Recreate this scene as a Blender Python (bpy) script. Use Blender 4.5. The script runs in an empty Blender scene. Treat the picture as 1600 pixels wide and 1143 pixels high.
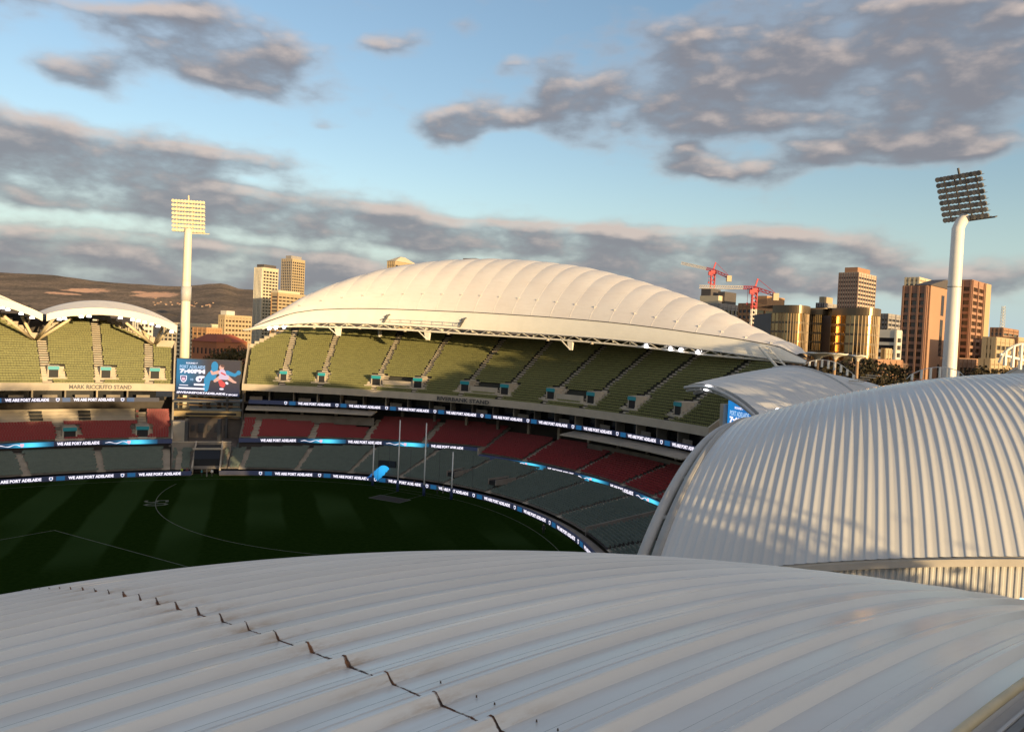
import bpy, math, random
import numpy as np
from mathutils import Matrix, Vector

random.seed(7)
RNG = np.random.default_rng(7)
SC = bpy.context.scene
COL = SC.collection
rad = math.radians

# ------------------------------------------------------------------ camera
H = 34.0
FPX, PITCH, ROLL = 1229.554, 0.0334334, 0.0446149
_cp, _sp, _c, _s = math.cos(PITCH), math.sin(PITCH), math.cos(ROLL), math.sin(ROLL)
FWD = np.array([0, _cp, -_sp]); _up = np.array([0, _sp, _cp]); _rt = np.array([1.0, 0, 0])
RGT = _c * _rt + _s * _up
UPV = -_s * _rt + _c * _up
cam = bpy.data.cameras.new('camera')
cam.sensor_width = 36.0
cam.lens = 36.0 * FPX / 1600.0
cam.clip_start = 0.1
cam.clip_end = 80000
camo = bpy.data.objects.new('camera', cam)
M = Matrix(((RGT[0], UPV[0], -FWD[0], 0), (RGT[1], UPV[1], -FWD[1], 0), (RGT[2], UPV[2], -FWD[2], H), (0, 0, 0, 1)))
camo.matrix_world = M
COL.objects.link(camo)
SC.camera = camo

# ------------------------------------------------------------------ sun, sky, exposure
SUN_EL = 4.6
SUN_DIR = np.array([0.63, -0.777])            # horizontal direction towards the sun
SUN_DIR = SUN_DIR / np.linalg.norm(SUN_DIR)
sun = bpy.data.lights.new('sun', 'SUN')
sun.energy = 5.0
sun.angle = rad(0.53)
sun.color = (1.0, 0.72, 0.37)
suno = bpy.data.objects.new('sun', sun)
tosun = Vector((SUN_DIR[0] * math.cos(rad(SUN_EL)), SUN_DIR[1] * math.cos(rad(SUN_EL)), math.sin(rad(SUN_EL))))
suno.rotation_euler = tosun.to_track_quat('Z', 'Y').to_euler()
suno.location = (60, -75, 80)
COL.objects.link(suno)
SC.view_settings.view_transform = 'Standard'
SC.view_settings.look = 'None'
SC.view_settings.exposure = 0.40
SC.view_settings.gamma = 1.0
SC.view_settings.use_curve_mapping = False
SC.render.engine = 'CYCLES'
SC.cycles.max_bounces = 6
SC.cycles.use_denoising = True

world = bpy.data.worlds.new('World')
SC.world = world
world.use_nodes = True


class NT:
    """small helper that writes node trees"""
    def __init__(self, tree):
        self.t = tree

    def n(self, kind, **kw):
        nd = self.t.nodes.new(kind)
        for k, v in kw.items():
            setattr(nd, k, v)
        return nd

    def link(self, a, b):
        self.t.links.new(a, b)

    def put(self, sock, v):
        if isinstance(v, bpy.types.NodeSocket):
            self.t.links.new(v, sock)
        else:
            sock.default_value = v

    def m(self, op, a, b=0.0, c=0.0, clamp=False):
        nd = self.n('ShaderNodeMath', operation=op)
        nd.use_clamp = clamp
        self.put(nd.inputs[0], a); self.put(nd.inputs[1], b); self.put(nd.inputs[2], c)
        return nd.outputs[0]

    def vm(self, op, a, b=(0, 0, 0)):
        nd = self.n('ShaderNodeVectorMath', operation=op)
        self.put(nd.inputs[0], a); self.put(nd.inputs[1], b)
        return nd.outputs['Value'] if op in ('DOT_PRODUCT', 'LENGTH') else nd.outputs[0]

    def comb(self, x, y, z=0.0):
        nd = self.n('ShaderNodeCombineXYZ')
        self.put(nd.inputs[0], x); self.put(nd.inputs[1], y); self.put(nd.inputs[2], z)
        return nd.outputs[0]

    def sep(self, v):
        nd = self.n('ShaderNodeSeparateXYZ')
        self.put(nd.inputs[0], v)
        return nd.outputs

    def noise(self, vec, scale, detail=2.0, rough=0.5, lac=2.0, color=False):
        nd = self.n('ShaderNodeTexNoise')
        self.put(nd.inputs['Vector'], vec)
        nd.inputs['Scale'].default_value = scale
        nd.inputs['Detail'].default_value = detail
        nd.inputs['Roughness'].default_value = rough
        nd.inputs['Lacunarity'].default_value = lac
        return nd.outputs['Color' if color else 'Fac']

    def smooth(self, v, lo, hi, to0=0.0, to1=1.0):
        nd = self.n('ShaderNodeMapRange', interpolation_type='SMOOTHSTEP')
        self.put(nd.inputs[0], v)
        nd.inputs[1].default_value = lo; nd.inputs[2].default_value = hi
        nd.inputs[3].default_value = to0; nd.inputs[4].default_value = to1
        return nd.outputs[0]

    def lin(self, v, lo, hi, to0=0.0, to1=1.0):
        nd = self.n('ShaderNodeMapRange')
        self.put(nd.inputs[0], v)
        nd.inputs[1].default_value = lo; nd.inputs[2].default_value = hi
        nd.inputs[3].default_value = to0; nd.inputs[4].default_value = to1
        return nd.outputs[0]

    def mix(self, f, a, b, mode='MIX'):
        nd = self.n('ShaderNodeMixRGB', blend_type=mode)
        self.put(nd.inputs[0], f)
        for s, v in ((nd.inputs[1], a), (nd.inputs[2], b)):
            if isinstance(v, tuple) and len(v) == 3:
                v = v + (1.0,)
            self.put(s, v)
        return nd.outputs[0]


def px_ray(x, y):
    v = FWD + ((x - 800) / FPX) * RGT + ((571.5 - y) / FPX) * UPV
    return v


def px_azel(x, y):
    v = px_ray(x, y)
    return math.atan2(v[0], v[1]), math.asin(v[2] / np.linalg.norm(v))


def build_world():
    t = world.node_tree
    t.nodes.clear()
    w = NT(t)
    out = w.n('ShaderNodeOutputWorld')
    bg = w.n('ShaderNodeBackground')
    sky = w.n('ShaderNodeTexSky', sky_type='NISHITA')
    sky.sun_disc = False
    sky.sun_elevation = rad(SUN_EL)
    sky.sun_rotation = math.atan2(SUN_DIR[0], SUN_DIR[1])
    sky.altitude = 50
    sky.air_density = 1.0
    sky.dust_density = 0.6
    sky.ozone_density = 1.6
    tc = w.n('ShaderNodeTexCoord')
    d = w.sep(tc.outputs['Generated'])
    az = w.m('ARCTAN2', d[0], d[1])
    el = w.m('ARCSINE', d[2])
    # clouds: where they stand in the sky (azimuth, elevation, half width, half height, weight)
    blobs = [  # x, y, half width, half height in picture pixels, weight
        (1260, 135, 220, 60, 0.85), (1130, 165, 100, 45, 0.7), (1490, 125, 140, 52, 0.9), (1420, 20, 250, 40, 0.75),
        (1100, 90, 100, 40, 0.6), (985, 160, 58, 42, 0.95), (868, 148, 48, 24, 0.9), (770, 188, 105, 20, 0.9), (705, 203, 45, 24, 0.9),
        (600, 66, 34, 14, 0.75), (795, 98, 26, 12, 0.55), (745, 45, 40, 14, 0.45),
        (300, 70, 110, 42, 0.95), (400, 118, 75, 38, 0.85), (110, 115, 70, 20, 0.65), (150, 15, 260, 16, 0.6),
        (120, 235, 220, 30, 1.05), (330, 248, 110, 17, 0.75), (30, 205, 120, 30, 0.8),
        (110, 300, 230, 18, 1.0), (380, 318, 160, 16, 0.9), (540, 318, 70, 20, 0.75),
        (660, 360, 330, 24, 1.05), (900, 372, 230, 22, 1.05), (1180, 380, 150, 20, 0.95), (120, 378, 300, 24, 1.0),
        (250, 432, 560, 34, 1.0), (1130, 425, 200, 18, 0.75), (1420, 432, 330, 24, 0.85), (850, 440, 400, 22, 0.75),
        (1110, 260, 78, 14, 0.9), (1390, 242, 140, 18, 0.9), (1490, 222, 70, 14, 0.5), (1078, 230, 22, 9, 0.5), (500, 195, 26, 8, 0.5),
    ]
    g = bpy.data.node_groups.new('cloud_density', 'ShaderNodeTree')
    g.interface.new_socket('Dir', in_out='INPUT', socket_type='NodeSocketVector')
    g.interface.new_socket('Density', in_out='OUTPUT', socket_type='NodeSocketFloat')
    q = NT(g)
    gi = q.n('NodeGroupInput'); go = q.n('NodeGroupOutput')
    p0 = gi.outputs[0]
    stretched = q.vm('MULTIPLY', p0, (1.0, 2.1, 1.0))
    wob = q.noise(stretched, 9.0, 3.0, 0.55, color=True)
    wob = q.vm('SUBTRACT', wob, (0.5, 0.5, 0.5))
    p = q.vm('ADD', p0, q.vm('MULTIPLY', wob, (0.075, 0.034, 0.0)))
    acc = None
    for (x, y, hw, hh, wt) in blobs:
        a, e = px_azel(x, y)
        sx, sy = FPX / hw, FPX / hh
        nd = q.n('ShaderNodeVectorMath', operation='MULTIPLY_ADD')
        q.put(nd.inputs[0], p); q.put(nd.inputs[1], (sx, sy, 0)); q.put(nd.inputs[2], (-a * sx, -e * sy, 0))
        r2 = q.vm('DOT_PRODUCT', nd.outputs[0], nd.outputs[0])
        v = q.m('POWER', 0.47, r2)
        acc = q.m('MULTIPLY_ADD', v, wt, 0.0 if acc is None else acc)
    acc = q.m('MINIMUM', acc, 0.86)
    # the sky outside the frame carries the same kind of cloud
    s0 = q.sep(p0)
    big = q.noise(q.vm('MULTIPLY', p0, (1.0, 2.6, 1.0)), 3.2, 3.0, 0.5)
    big = q.smooth(big, 0.40, 0.60)
    away = q.smooth(q.m('ABSOLUTE', s0[0]), 0.56, 0.75)
    above = q.smooth(s0[1], 0.46, 0.56)
    acc = q.m('MAXIMUM', acc, q.m('MULTIPLY', big, q.m('MAXIMUM', away, above)))
    f1 = q.noise(stretched, 11.0, 6.0, 0.50)
    dens = q.m('ADD', acc, q.m('MULTIPLY', q.m('SUBTRACT', f1, 0.5), 1.9))
    q.link(dens, go.inputs[0])
    pos = w.comb(az, el, 0.0)
    n1 = w.n('ShaderNodeGroup', node_tree=g); w.link(pos, n1.inputs[0])
    n2 = w.n('ShaderNodeGroup', node_tree=g); w.link(w.vm('ADD', pos, (0.005, 0.012, 0)), n2.inputs[0])
    den, den2 = n1.outputs[0], n2.outputs[0]
    alpha = w.smooth(den, 0.14, 1.02)
    lit = w.smooth(w.m('SUBTRACT', den, den2), -0.05, 0.60)
    thin = w.smooth(den, 0.80, 0.30)
    warm = w.m('MAXIMUM', w.m('MULTIPLY', lit, 0.72), w.m('MULTIPLY', thin, 0.50))
    low = w.smooth(el, 0.075, 0.03)
    warm = w.m('MULTIPLY', warm, w.lin(low, 0.0, 1.0, 1.0, 0.45))
    ccol = w.mix(warm, (0.182, 0.182, 0.206), (0.60, 0.49, 0.425))
    ccol = w.mix(w.m('MULTIPLY', low, 0.7), ccol, (0.162, 0.158, 0.168))
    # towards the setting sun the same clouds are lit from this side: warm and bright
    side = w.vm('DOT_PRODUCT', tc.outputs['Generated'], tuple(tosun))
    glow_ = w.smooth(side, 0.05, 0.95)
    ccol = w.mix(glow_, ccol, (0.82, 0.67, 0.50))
    alpha = w.m('MULTIPLY', alpha, w.smooth(d[2], -0.02, 0.0))
    skyc = w.mix(1.0, sky.outputs[0], (SKY_R, SKY_G, SKY_B), 'MULTIPLY')
    skys = w.vm('SCALE', skyc); skys.node.inputs['Scale'].default_value = SKY_STRENGTH
    # opposite the sun the air near the horizon is pale, not yellow
    pale = w.m('MULTIPLY', w.smooth(el, 0.20, 0.0), w.smooth(side, 0.3, -0.35))
    skys = w.mix(w.m('MULTIPLY', pale, 0.92), skys, (0.36, 0.49, 0.555))
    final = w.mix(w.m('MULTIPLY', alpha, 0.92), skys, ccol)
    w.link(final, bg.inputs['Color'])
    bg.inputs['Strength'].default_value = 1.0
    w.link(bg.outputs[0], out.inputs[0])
    world.cycles.sampling_method = 'NONE'


SKY_STRENGTH = 0.15
SKY_R, SKY_G, SKY_B = 1.55, 1.50, 1.58
build_world()

# ------------------------------------------------------------------ materials
MATS = {}


def mat(name, col, rough=0.6, metal=0.0, spec=0.5, var=0.0, vscale=1.0, bump=0.0, bscale=8.0, col2=None, emit=None, estr=1.0, streak=None):
    if name in MATS:
        return MATS[name]
    m = bpy.data.materials.new(name)
    m.use_nodes = True
    w = NT(m.node_tree)
    b = m.node_tree.nodes['Principled BSDF']
    b.inputs['Roughness'].default_value = rough
    b.inputs['Metallic'].default_value = metal
    b.inputs['Specular IOR Level'].default_value = spec
    c = tuple(col) + (1.0,)
    b.inputs['Base Color'].default_value = c
    if var > 0 or bump > 0:
        tc = w.n('ShaderNodeTexCoord')
        vec = tc.outputs['Object']
        if streak:
            vec = w.vm('MULTIPLY', vec, streak)
        if var > 0:
            n = w.noise(vec, vscale, 5.0, 0.6)
            f = w.smooth(n, 0.3, 0.7)
            ca = tuple(x * (1 - var) for x in col)
            cb = tuple(min(1, x * (1 + var * 0.6)) for x in col) if col2 is None else col2
            w.link(w.mix(f, ca, cb), b.inputs['Base Color'])
        if bump > 0:
            n2 = w.noise(vec, bscale, 3.0, 0.5)
            bp = w.n('ShaderNodeBump')
            bp.inputs['Strength'].default_value = bump
            bp.inputs['Distance'].default_value = 0.05
            w.link(n2, bp.inputs['Height'])
            w.link(bp.outputs[0], b.inputs['Normal'])
    if emit is not None:
        b.inputs['Emission Color'].default_value = tuple(emit) + (1.0,)
        b.inputs['Emission Strength'].default_value = estr
    MATS[name] = m
    return m


def glow(name, col, strength):
    return mat(name, (0.02, 0.02, 0.02), 0.6, emit=col, estr=strength)


# ------------------------------------------------------------------ mesh building
class MB:
    """collects quads and triangles for one mesh"""
    def __init__(self):
        self.v = []; self.f = []; self.mi = []; self.n = 0; self.cur = 0

    def add(self, V, F):
        V = np.asarray(V, float).reshape(-1, 3)
        self.v.append(V)
        for f in F:
            self.f.append(tuple(i + self.n for i in f)); self.mi.append(self.cur)
        self.n += len(V)
        return self

    def quad(self, *P):
        return self.add(P, [tuple(range(len(P)))])

    BF = [(0, 3, 2, 1), (4, 5, 6, 7), (0, 1, 5, 4), (1, 2, 6, 5), (2, 3, 7, 6), (3, 0, 4, 7)]

    def box(self, c, s, X=(1, 0, 0), Y=(0, 1, 0), Z=(0, 0, 1)):
        c = np.asarray(c, float); X = np.asarray(X, float) * s[0] / 2; Y = np.asarray(Y, float) * s[1] / 2; Z = np.asarray(Z, float) * s[2] / 2
        V = [c - X - Y - Z, c + X - Y - Z, c + X + Y - Z, c - X + Y - Z, c - X - Y + Z, c + X - Y + Z, c + X + Y + Z, c - X + Y + Z]
        return self.add(V, self.BF)

    def hexa(self, V):
        return self.add(V, self.BF)

    def bar(self, a, b, w, h=None, up=(0, 0, 1)):
        a = np.asarray(a, float); b = np.asarray(b, float); h = h or w
        d = b - a; L = np.linalg.norm(d); d /= L
        x = np.cross(d, np.asarray(up, float))
        if np.linalg.norm(x) < 1e-6:
            x = np.cross(d, np.array([1.0, 0, 0]))
        x /= np.linalg.norm(x); y = np.cross(x, d)
        return self.box((a + b) / 2, (L, w, h), d, x, y)

    def tube(self, path, r, seg=8, cap=True, closed=False):
        P = np.asarray(path, float); n = len(P)
        r = np.full(n, r) if np.isscalar(r) else np.asarray(r, float)
        T = np.gradient(P, axis=0); T /= np.linalg.norm(T, axis=1, keepdims=True)
        u = np.array([0, 0, 1.0])
        if abs(T[0] @ u) > 0.9:
            u = np.array([1.0, 0, 0])
        V = []
        x = np.cross(T[0], u); x /= np.linalg.norm(x)
        for i in range(n):
            x = x - T[i] * (x @ T[i]); x /= np.linalg.norm(x)
            y = np.cross(T[i], x)
            for k in range(seg):
                a = 2 * math.pi * k / seg
                V.append(P[i] + r[i] * (math.cos(a) * x + math.sin(a) * y))
        F = []
        for i in range(n - 1):
            for k in range(seg):
                k2 = (k + 1) % seg
                F.append((i * seg + k, i * seg + k2, (i + 1) * seg + k2, (i + 1) * seg + k))
        if cap:
            F.append(tuple(range(seg - 1, -1, -1))); F.append(tuple((n - 1) * seg + k for k in range(seg)))
        return self.add(V, F)

    def cyl(self, c, r, h, seg=12, r2=None):
        c = np.asarray(c, float)
        return self.tube([c, c + (0, 0, h)], [r, r2 if r2 is not None else r], seg)

    def grid(self, P, flip=False):
        P = np.asarray(P, float); n, m = P.shape[:2]
        F = []
        for i in range(n - 1):
            for j in range(m - 1):
                q = (i * m + j, i * m + j + 1, (i + 1) * m + j + 1, (i + 1) * m + j)
                F.append(q[::-1] if flip else q)
        return self.add(P.reshape(-1, 3), F)

    def poly(self, P):
        return self.add(P, [tuple(range(len(P)))])

    def mesh(self, name, mats, smooth=False):
        me = bpy.data.meshes.new(name)
        V = np.concatenate(self.v) if self.v else np.zeros((0, 3))
        me.from_pydata(V.tolist(), [], self.f)
        for m in (mats if isinstance(mats, (list, tuple)) else [mats]):
            me.materials.append(m)
        if self.cur or any(self.mi):
            me.polygons.foreach_set('material_index', self.mi)
        if smooth:
            me.polygons.foreach_set('use_smooth', [True] * len(me.polygons))
        me.update()
        return me


def thing(name, label, cat, loc=(0, 0, 0), group=None):
    o = bpy.data.objects.new(name, None)
    o.empty_display_size = 0.5
    COL.objects.link(o)
    o.location = loc
    o['label'] = label; o['category'] = cat
    if group:
        o['group'] = group
    return o


def tag(o, label, cat, group=None):
    o['label'] = label; o['category'] = cat
    if group:
        o['group'] = group
    return o


def part(name, mb, mats, parent, smooth=False, world=True, kind=None, label=None):
    """a child mesh; its vertices are given in world coordinates when world=True"""
    me = mb if isinstance(mb, bpy.types.Mesh) else mb.mesh(name, mats, smooth)
    o = bpy.data.objects.new(name, me)
    COL.objects.link(o)
    if parent is not None:
        o.parent = parent
        if world and parent.parent is None:
            o.location = -Vector(parent.location)
    if kind:
        o['kind'] = kind
    if label:
        o['label'] = label
    return o


def place(name, me, parent, mtx, label=None):
    """a child that shares mesh data, put down by a world matrix (parent: an unrotated top-level Empty)"""
    o = bpy.data.objects.new(name, me)
    COL.objects.link(o)
    o.parent = parent
    o.matrix_local = Matrix.Translation(-Vector(parent.location)) @ mtx
    if label:
        o['label'] = label
    return o


def struct(name, mb, mats, smooth=False):
    o = bpy.data.objects.new(name, mb.mesh(name, mats, smooth))
    COL.objects.link(o)
    o['kind'] = 'structure'
    return o


def copy_thing(o, label=None):
    c = o.copy(); COL.objects.link(c)
    if label:
        c['label'] = label
    for ch in o.children:
        d = ch.copy(); COL.objects.link(d); d.parent = c
        for g in ch.children:
            e = g.copy(); COL.objects.link(e); e.parent = d
    return c


def at(x, y, d):
    """world point seen at picture pixel x, y (of 1600 x 1143) at forward distance d"""
    v = px_ray(x, y)
    return np.array([0, 0, H]) + v * (d / v[1])


def at_z(x, y, z):
    v = px_ray(x, y)
    return np.array([0, 0, H]) + v * ((z - H) / v[2])


_text_cache = {}


def text_mesh(s, height, width=None, m=None, bold=0.02):
    """flat lettering, lower left corner at the origin, in the local x/y plane"""
    key = (s, height, width, m.name)
    if key in _text_cache:
        return _text_cache[key]
    cu = bpy.data.curves.new('lettering', 'FONT')
    cu.body = s; cu.size = 1.0; cu.offset = bold; cu.resolution_u = 2
    tmp = bpy.data.objects.new('lettering', cu)
    COL.objects.link(tmp)
    dg = bpy.context.evaluated_depsgraph_get()
    me = bpy.data.meshes.new_from_object(tmp.evaluated_get(dg))
    bpy.data.objects.remove(tmp)
    V = np.array([v.co[:] for v in me.vertices])
    lo, hi = V.min(0), V.max(0)
    sy = height / (hi[1] - lo[1]); sx = sy if width is None else width / (hi[0] - lo[0])
    V = (V - lo) * (sx, sy, 1); V[:, 2] = 0
    me.vertices.foreach_set('co', V.astype(np.float32).ravel())
    me.materials.clear(); me.materials.append(m)
    me.update()
    _text_cache[key] = me
    return me


# ------------------------------------------------------------------ plan of the oval
CEN = np.array([-65.77, 85.27]); EA, EB, ETH = 101.54, 74.91, 0.467
AX = np.array([math.sin(ETH), math.cos(ETH)])       # along the long axis, away from the camera
BX = np.array([math.cos(ETH), -math.sin(ETH)])      # across, to the right


def ell(t, o=0.0):
    """points at parameter t (degrees) and offset o outside the fence; returns points and outward normals"""
    t = np.radians(np.atleast_1d(np.asarray(t, float))); o = np.broadcast_to(np.asarray(o, float), t.shape)
    ct, st = np.cos(t), np.sin(t)
    P = CEN + np.outer(EA * ct, AX) + np.outer(EB * st, BX)
    N = np.outer(ct / EA, AX) + np.outer(st / EB, BX)
    N /= np.linalg.norm(N, axis=1, keepdims=True)
    return P + o[:, None] * N, N


def p3(P, z):
    P = np.atleast_2d(P)
    return np.column_stack([P, np.broadcast_to(z, (len(P),))])


def fn(o):
    return o if callable(o) else (lambda t: np.full(np.shape(t), float(o)))


def arc_samples(off, t0, t1, step):
    tt = np.linspace(t0, t1, max(3, int(abs(t1 - t0) * 8)))
    P, N = ell(tt, fn(off)(tt))
    s = np.r_[0, np.cumsum(np.linalg.norm(np.diff(P, axis=0), axis=1))]
    n = max(1, int(s[-1] / step))
    q = (np.arange(n) + 0.5 + RNG.uniform(-.35, .35)) * s[-1] / n
    t = np.interp(q, s, tt)
    P, N = ell(t, fn(off)(t))
    return t, P, N


def ring(prof, t0, t1, nt=None, closed=True):
    """sweeps a profile [(offset or offset function, height), ...] along the stand"""
    nt = nt or max(2, int(abs(t1 - t0) / 1.5) + 1)
    tt = np.linspace(t0, t1, nt)
    L = []
    for o, z in prof:
        P, _ = ell(tt, fn(o)(tt))
        L.append(p3(P, fn(z)(tt)))
    G = np.stack(L, 1)
    mb = MB()
    if closed:
        G2 = np.concatenate([G, G[:, :1]], 1)
        mb.grid(G2)
        k = len(prof)
        mb.f.append(tuple(range(k))); mb.f.append(tuple((nt - 1) * k + (0) + i + (nt - 1) * 1 for i in range(k))[::-1]); mb.mi += [0, 0]
        # the grid above has k + 1 columns: repair the end caps
        mb.f[-2] = tuple(range(k))[::-1]
        mb.f[-1] = tuple((nt - 1) * (k + 1) + i for i in range(k))
    else:
        mb.grid(G)
    return mb


SEAT_V = np.array([[x, y, z] for (y, z) in ((0.34, 0.38), (0.40, 0.38), (0.44, 0.80), (0.38, 0.80)) for x in (-0.272, 0.272)])
SEAT_F = [(0, 1, 7, 6), (2, 4, 5, 3), (6, 7, 5, 4), (0, 6, 4, 2), (1, 3, 5, 7)]
PAN_V = np.array([[-0.215, 0.0, 0.44], [0.215, 0.0, 0.44], [0.215, 0.37, 0.40], [-0.215, 0.37, 0.40], [-0.215, 0.0, 0.36], [0.215, 0.0, 0.36]])
PAN_F = [(0, 1, 2, 3), (4, 5, 1, 0)]


def seats(mb, P, N, z):
    P = np.asarray(P); n = len(P)
    if n == 0:
        return
    R = np.column_stack([N[:, 1], -N[:, 0]])
    tv = np.concatenate([SEAT_V, PAN_V])
    jz = RNG.normal(0, 0.012, n); jy = RNG.normal(0, 0.015, n)
    X = P[:, None, 0] + R[:, None, 0] * tv[:, 0] + N[:, None, 0] * (tv[:, 1] + jy[:, None])
    Y = P[:, None, 1] + R[:, None, 1] * tv[:, 0] + N[:, None, 1] * (tv[:, 1] + jy[:, None])
    Z = np.asarray(z).reshape(-1, 1) + tv[:, 2] + jz[:, None]
    V = np.stack([X, Y, Z], -1).reshape(-1, 3)
    fs = SEAT_F + [tuple(i + 8 for i in f) for f in PAN_F]
    base = mb.n
    mb.v.append(V)
    k = len(tv)
    for i in range(n):
        o = base + i * k
        for f in fs:
            mb.f.append(tuple(j + o for j in f))
    mb.mi += [0] * (n * len(fs))
    mb.n += len(V)


concrete = mat('concrete', (0.26, 0.225, 0.19), 0.85, var=0.18, vscale=0.35)
concrete_pale = mat('concrete_pale', (0.50, 0.43, 0.34), 0.8, var=0.10, vscale=0.4)
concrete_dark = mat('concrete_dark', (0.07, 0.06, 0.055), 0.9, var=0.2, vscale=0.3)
black_void = mat('opening_shade', (0.015, 0.015, 0.017), 0.7)  # flat black puts the shade inside doors and openings into the colour
concrete_mid = mat('concrete_mid', (0.15, 0.125, 0.11), 0.9, var=0.2, vscale=0.3)
tread_shaded = mat('tread_shaded', (0.045, 0.045, 0.035), 0.9, var=0.2, vscale=0.5)  # dark treads carry the under-seat shade between the upper rows
white_steel = mat('white_steel', (0.80, 0.76, 0.68), 0.45, var=0.06, vscale=0.5)
grey_steel = mat('grey_steel', (0.52, 0.51, 0.50), 0.5, var=0.08, vscale=0.7)
dark_steel = mat('dark_steel', (0.06, 0.06, 0.065), 0.5)
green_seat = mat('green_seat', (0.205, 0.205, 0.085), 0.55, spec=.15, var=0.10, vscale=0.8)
green_seat_shaded = mat('green_seat_shaded', (0.15, 0.18, 0.155), 0.55, spec=.15, var=0.10, vscale=0.8)  # darker copy of the green seat, with the lower tiers' shade in its colour
red_seat = mat('red_seat', (0.25, 0.016, 0.020), 0.5, var=0.12, vscale=0.8)
teal_sign = mat('teal_sign', (0.02, 0.30, 0.36), 0.5)
dark_glass = mat('dark_glass', (0.012, 0.013, 0.016), 0.12, spec=0.6)
navy_panel = mat('navy_panel', (0.015, 0.02, 0.06), 0.4)
led_white = glow('led_white', (0.93, 0.88, 1.0), 0.95)
led_dark = glow('led_dark', (0.010, 0.014, 0.035), 1.0)
led_teal = glow('led_teal', (0.006, 0.07, 0.17), 1.0)
led_cyan = glow('led_cyan', (0.10, 0.62, 0.95), 1.0)
led_pink = glow('led_pink', (0.85, 0.50, 0.62), 0.9)
lamp_on = glow('lamp_on', (1.0, 0.97, 1.0), 6.0)


def led_glow_mat():
    """the bright burst on the boards: screen picture, cyan core fading to navy"""
    m = bpy.data.materials.new('led_burst'); m.use_nodes = True
    w = NT(m.node_tree); b = m.node_tree.nodes['Principled BSDF']
    b.inputs['Base Color'].default_value = (0.02, 0.02, 0.02, 1)
    tc = w.n('ShaderNodeTexCoord')
    s = w.sep(tc.outputs['Object'])
    dx = w.m('MULTIPLY', w.m('SUBTRACT', s[0], 7.2), 0.42)
    dy = w.m('MULTIPLY', w.m('SUBTRACT', s[1], 0.45), 0.9)
    r2 = w.m('ADD', w.m('MULTIPLY', dx, dx), w.m('MULTIPLY', dy, dy))
    g = w.m('POWER', 0.37, r2)
    wide = w.m('POWER', 0.37, w.m('MULTIPLY', w.m('MULTIPLY', dx, dx), 0.3))
    c = w.mix(wide, (0.006, 0.012, 0.03), (0.005, 0.10, 0.24))
    c = w.mix(g, c, (0.10, 0.72, 1.0))
    w.link(c, b.inputs['Emission Color']); b.inputs['Emission Strength'].default_value = 1.0
    return m


led_burst = led_glow_mat()

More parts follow.
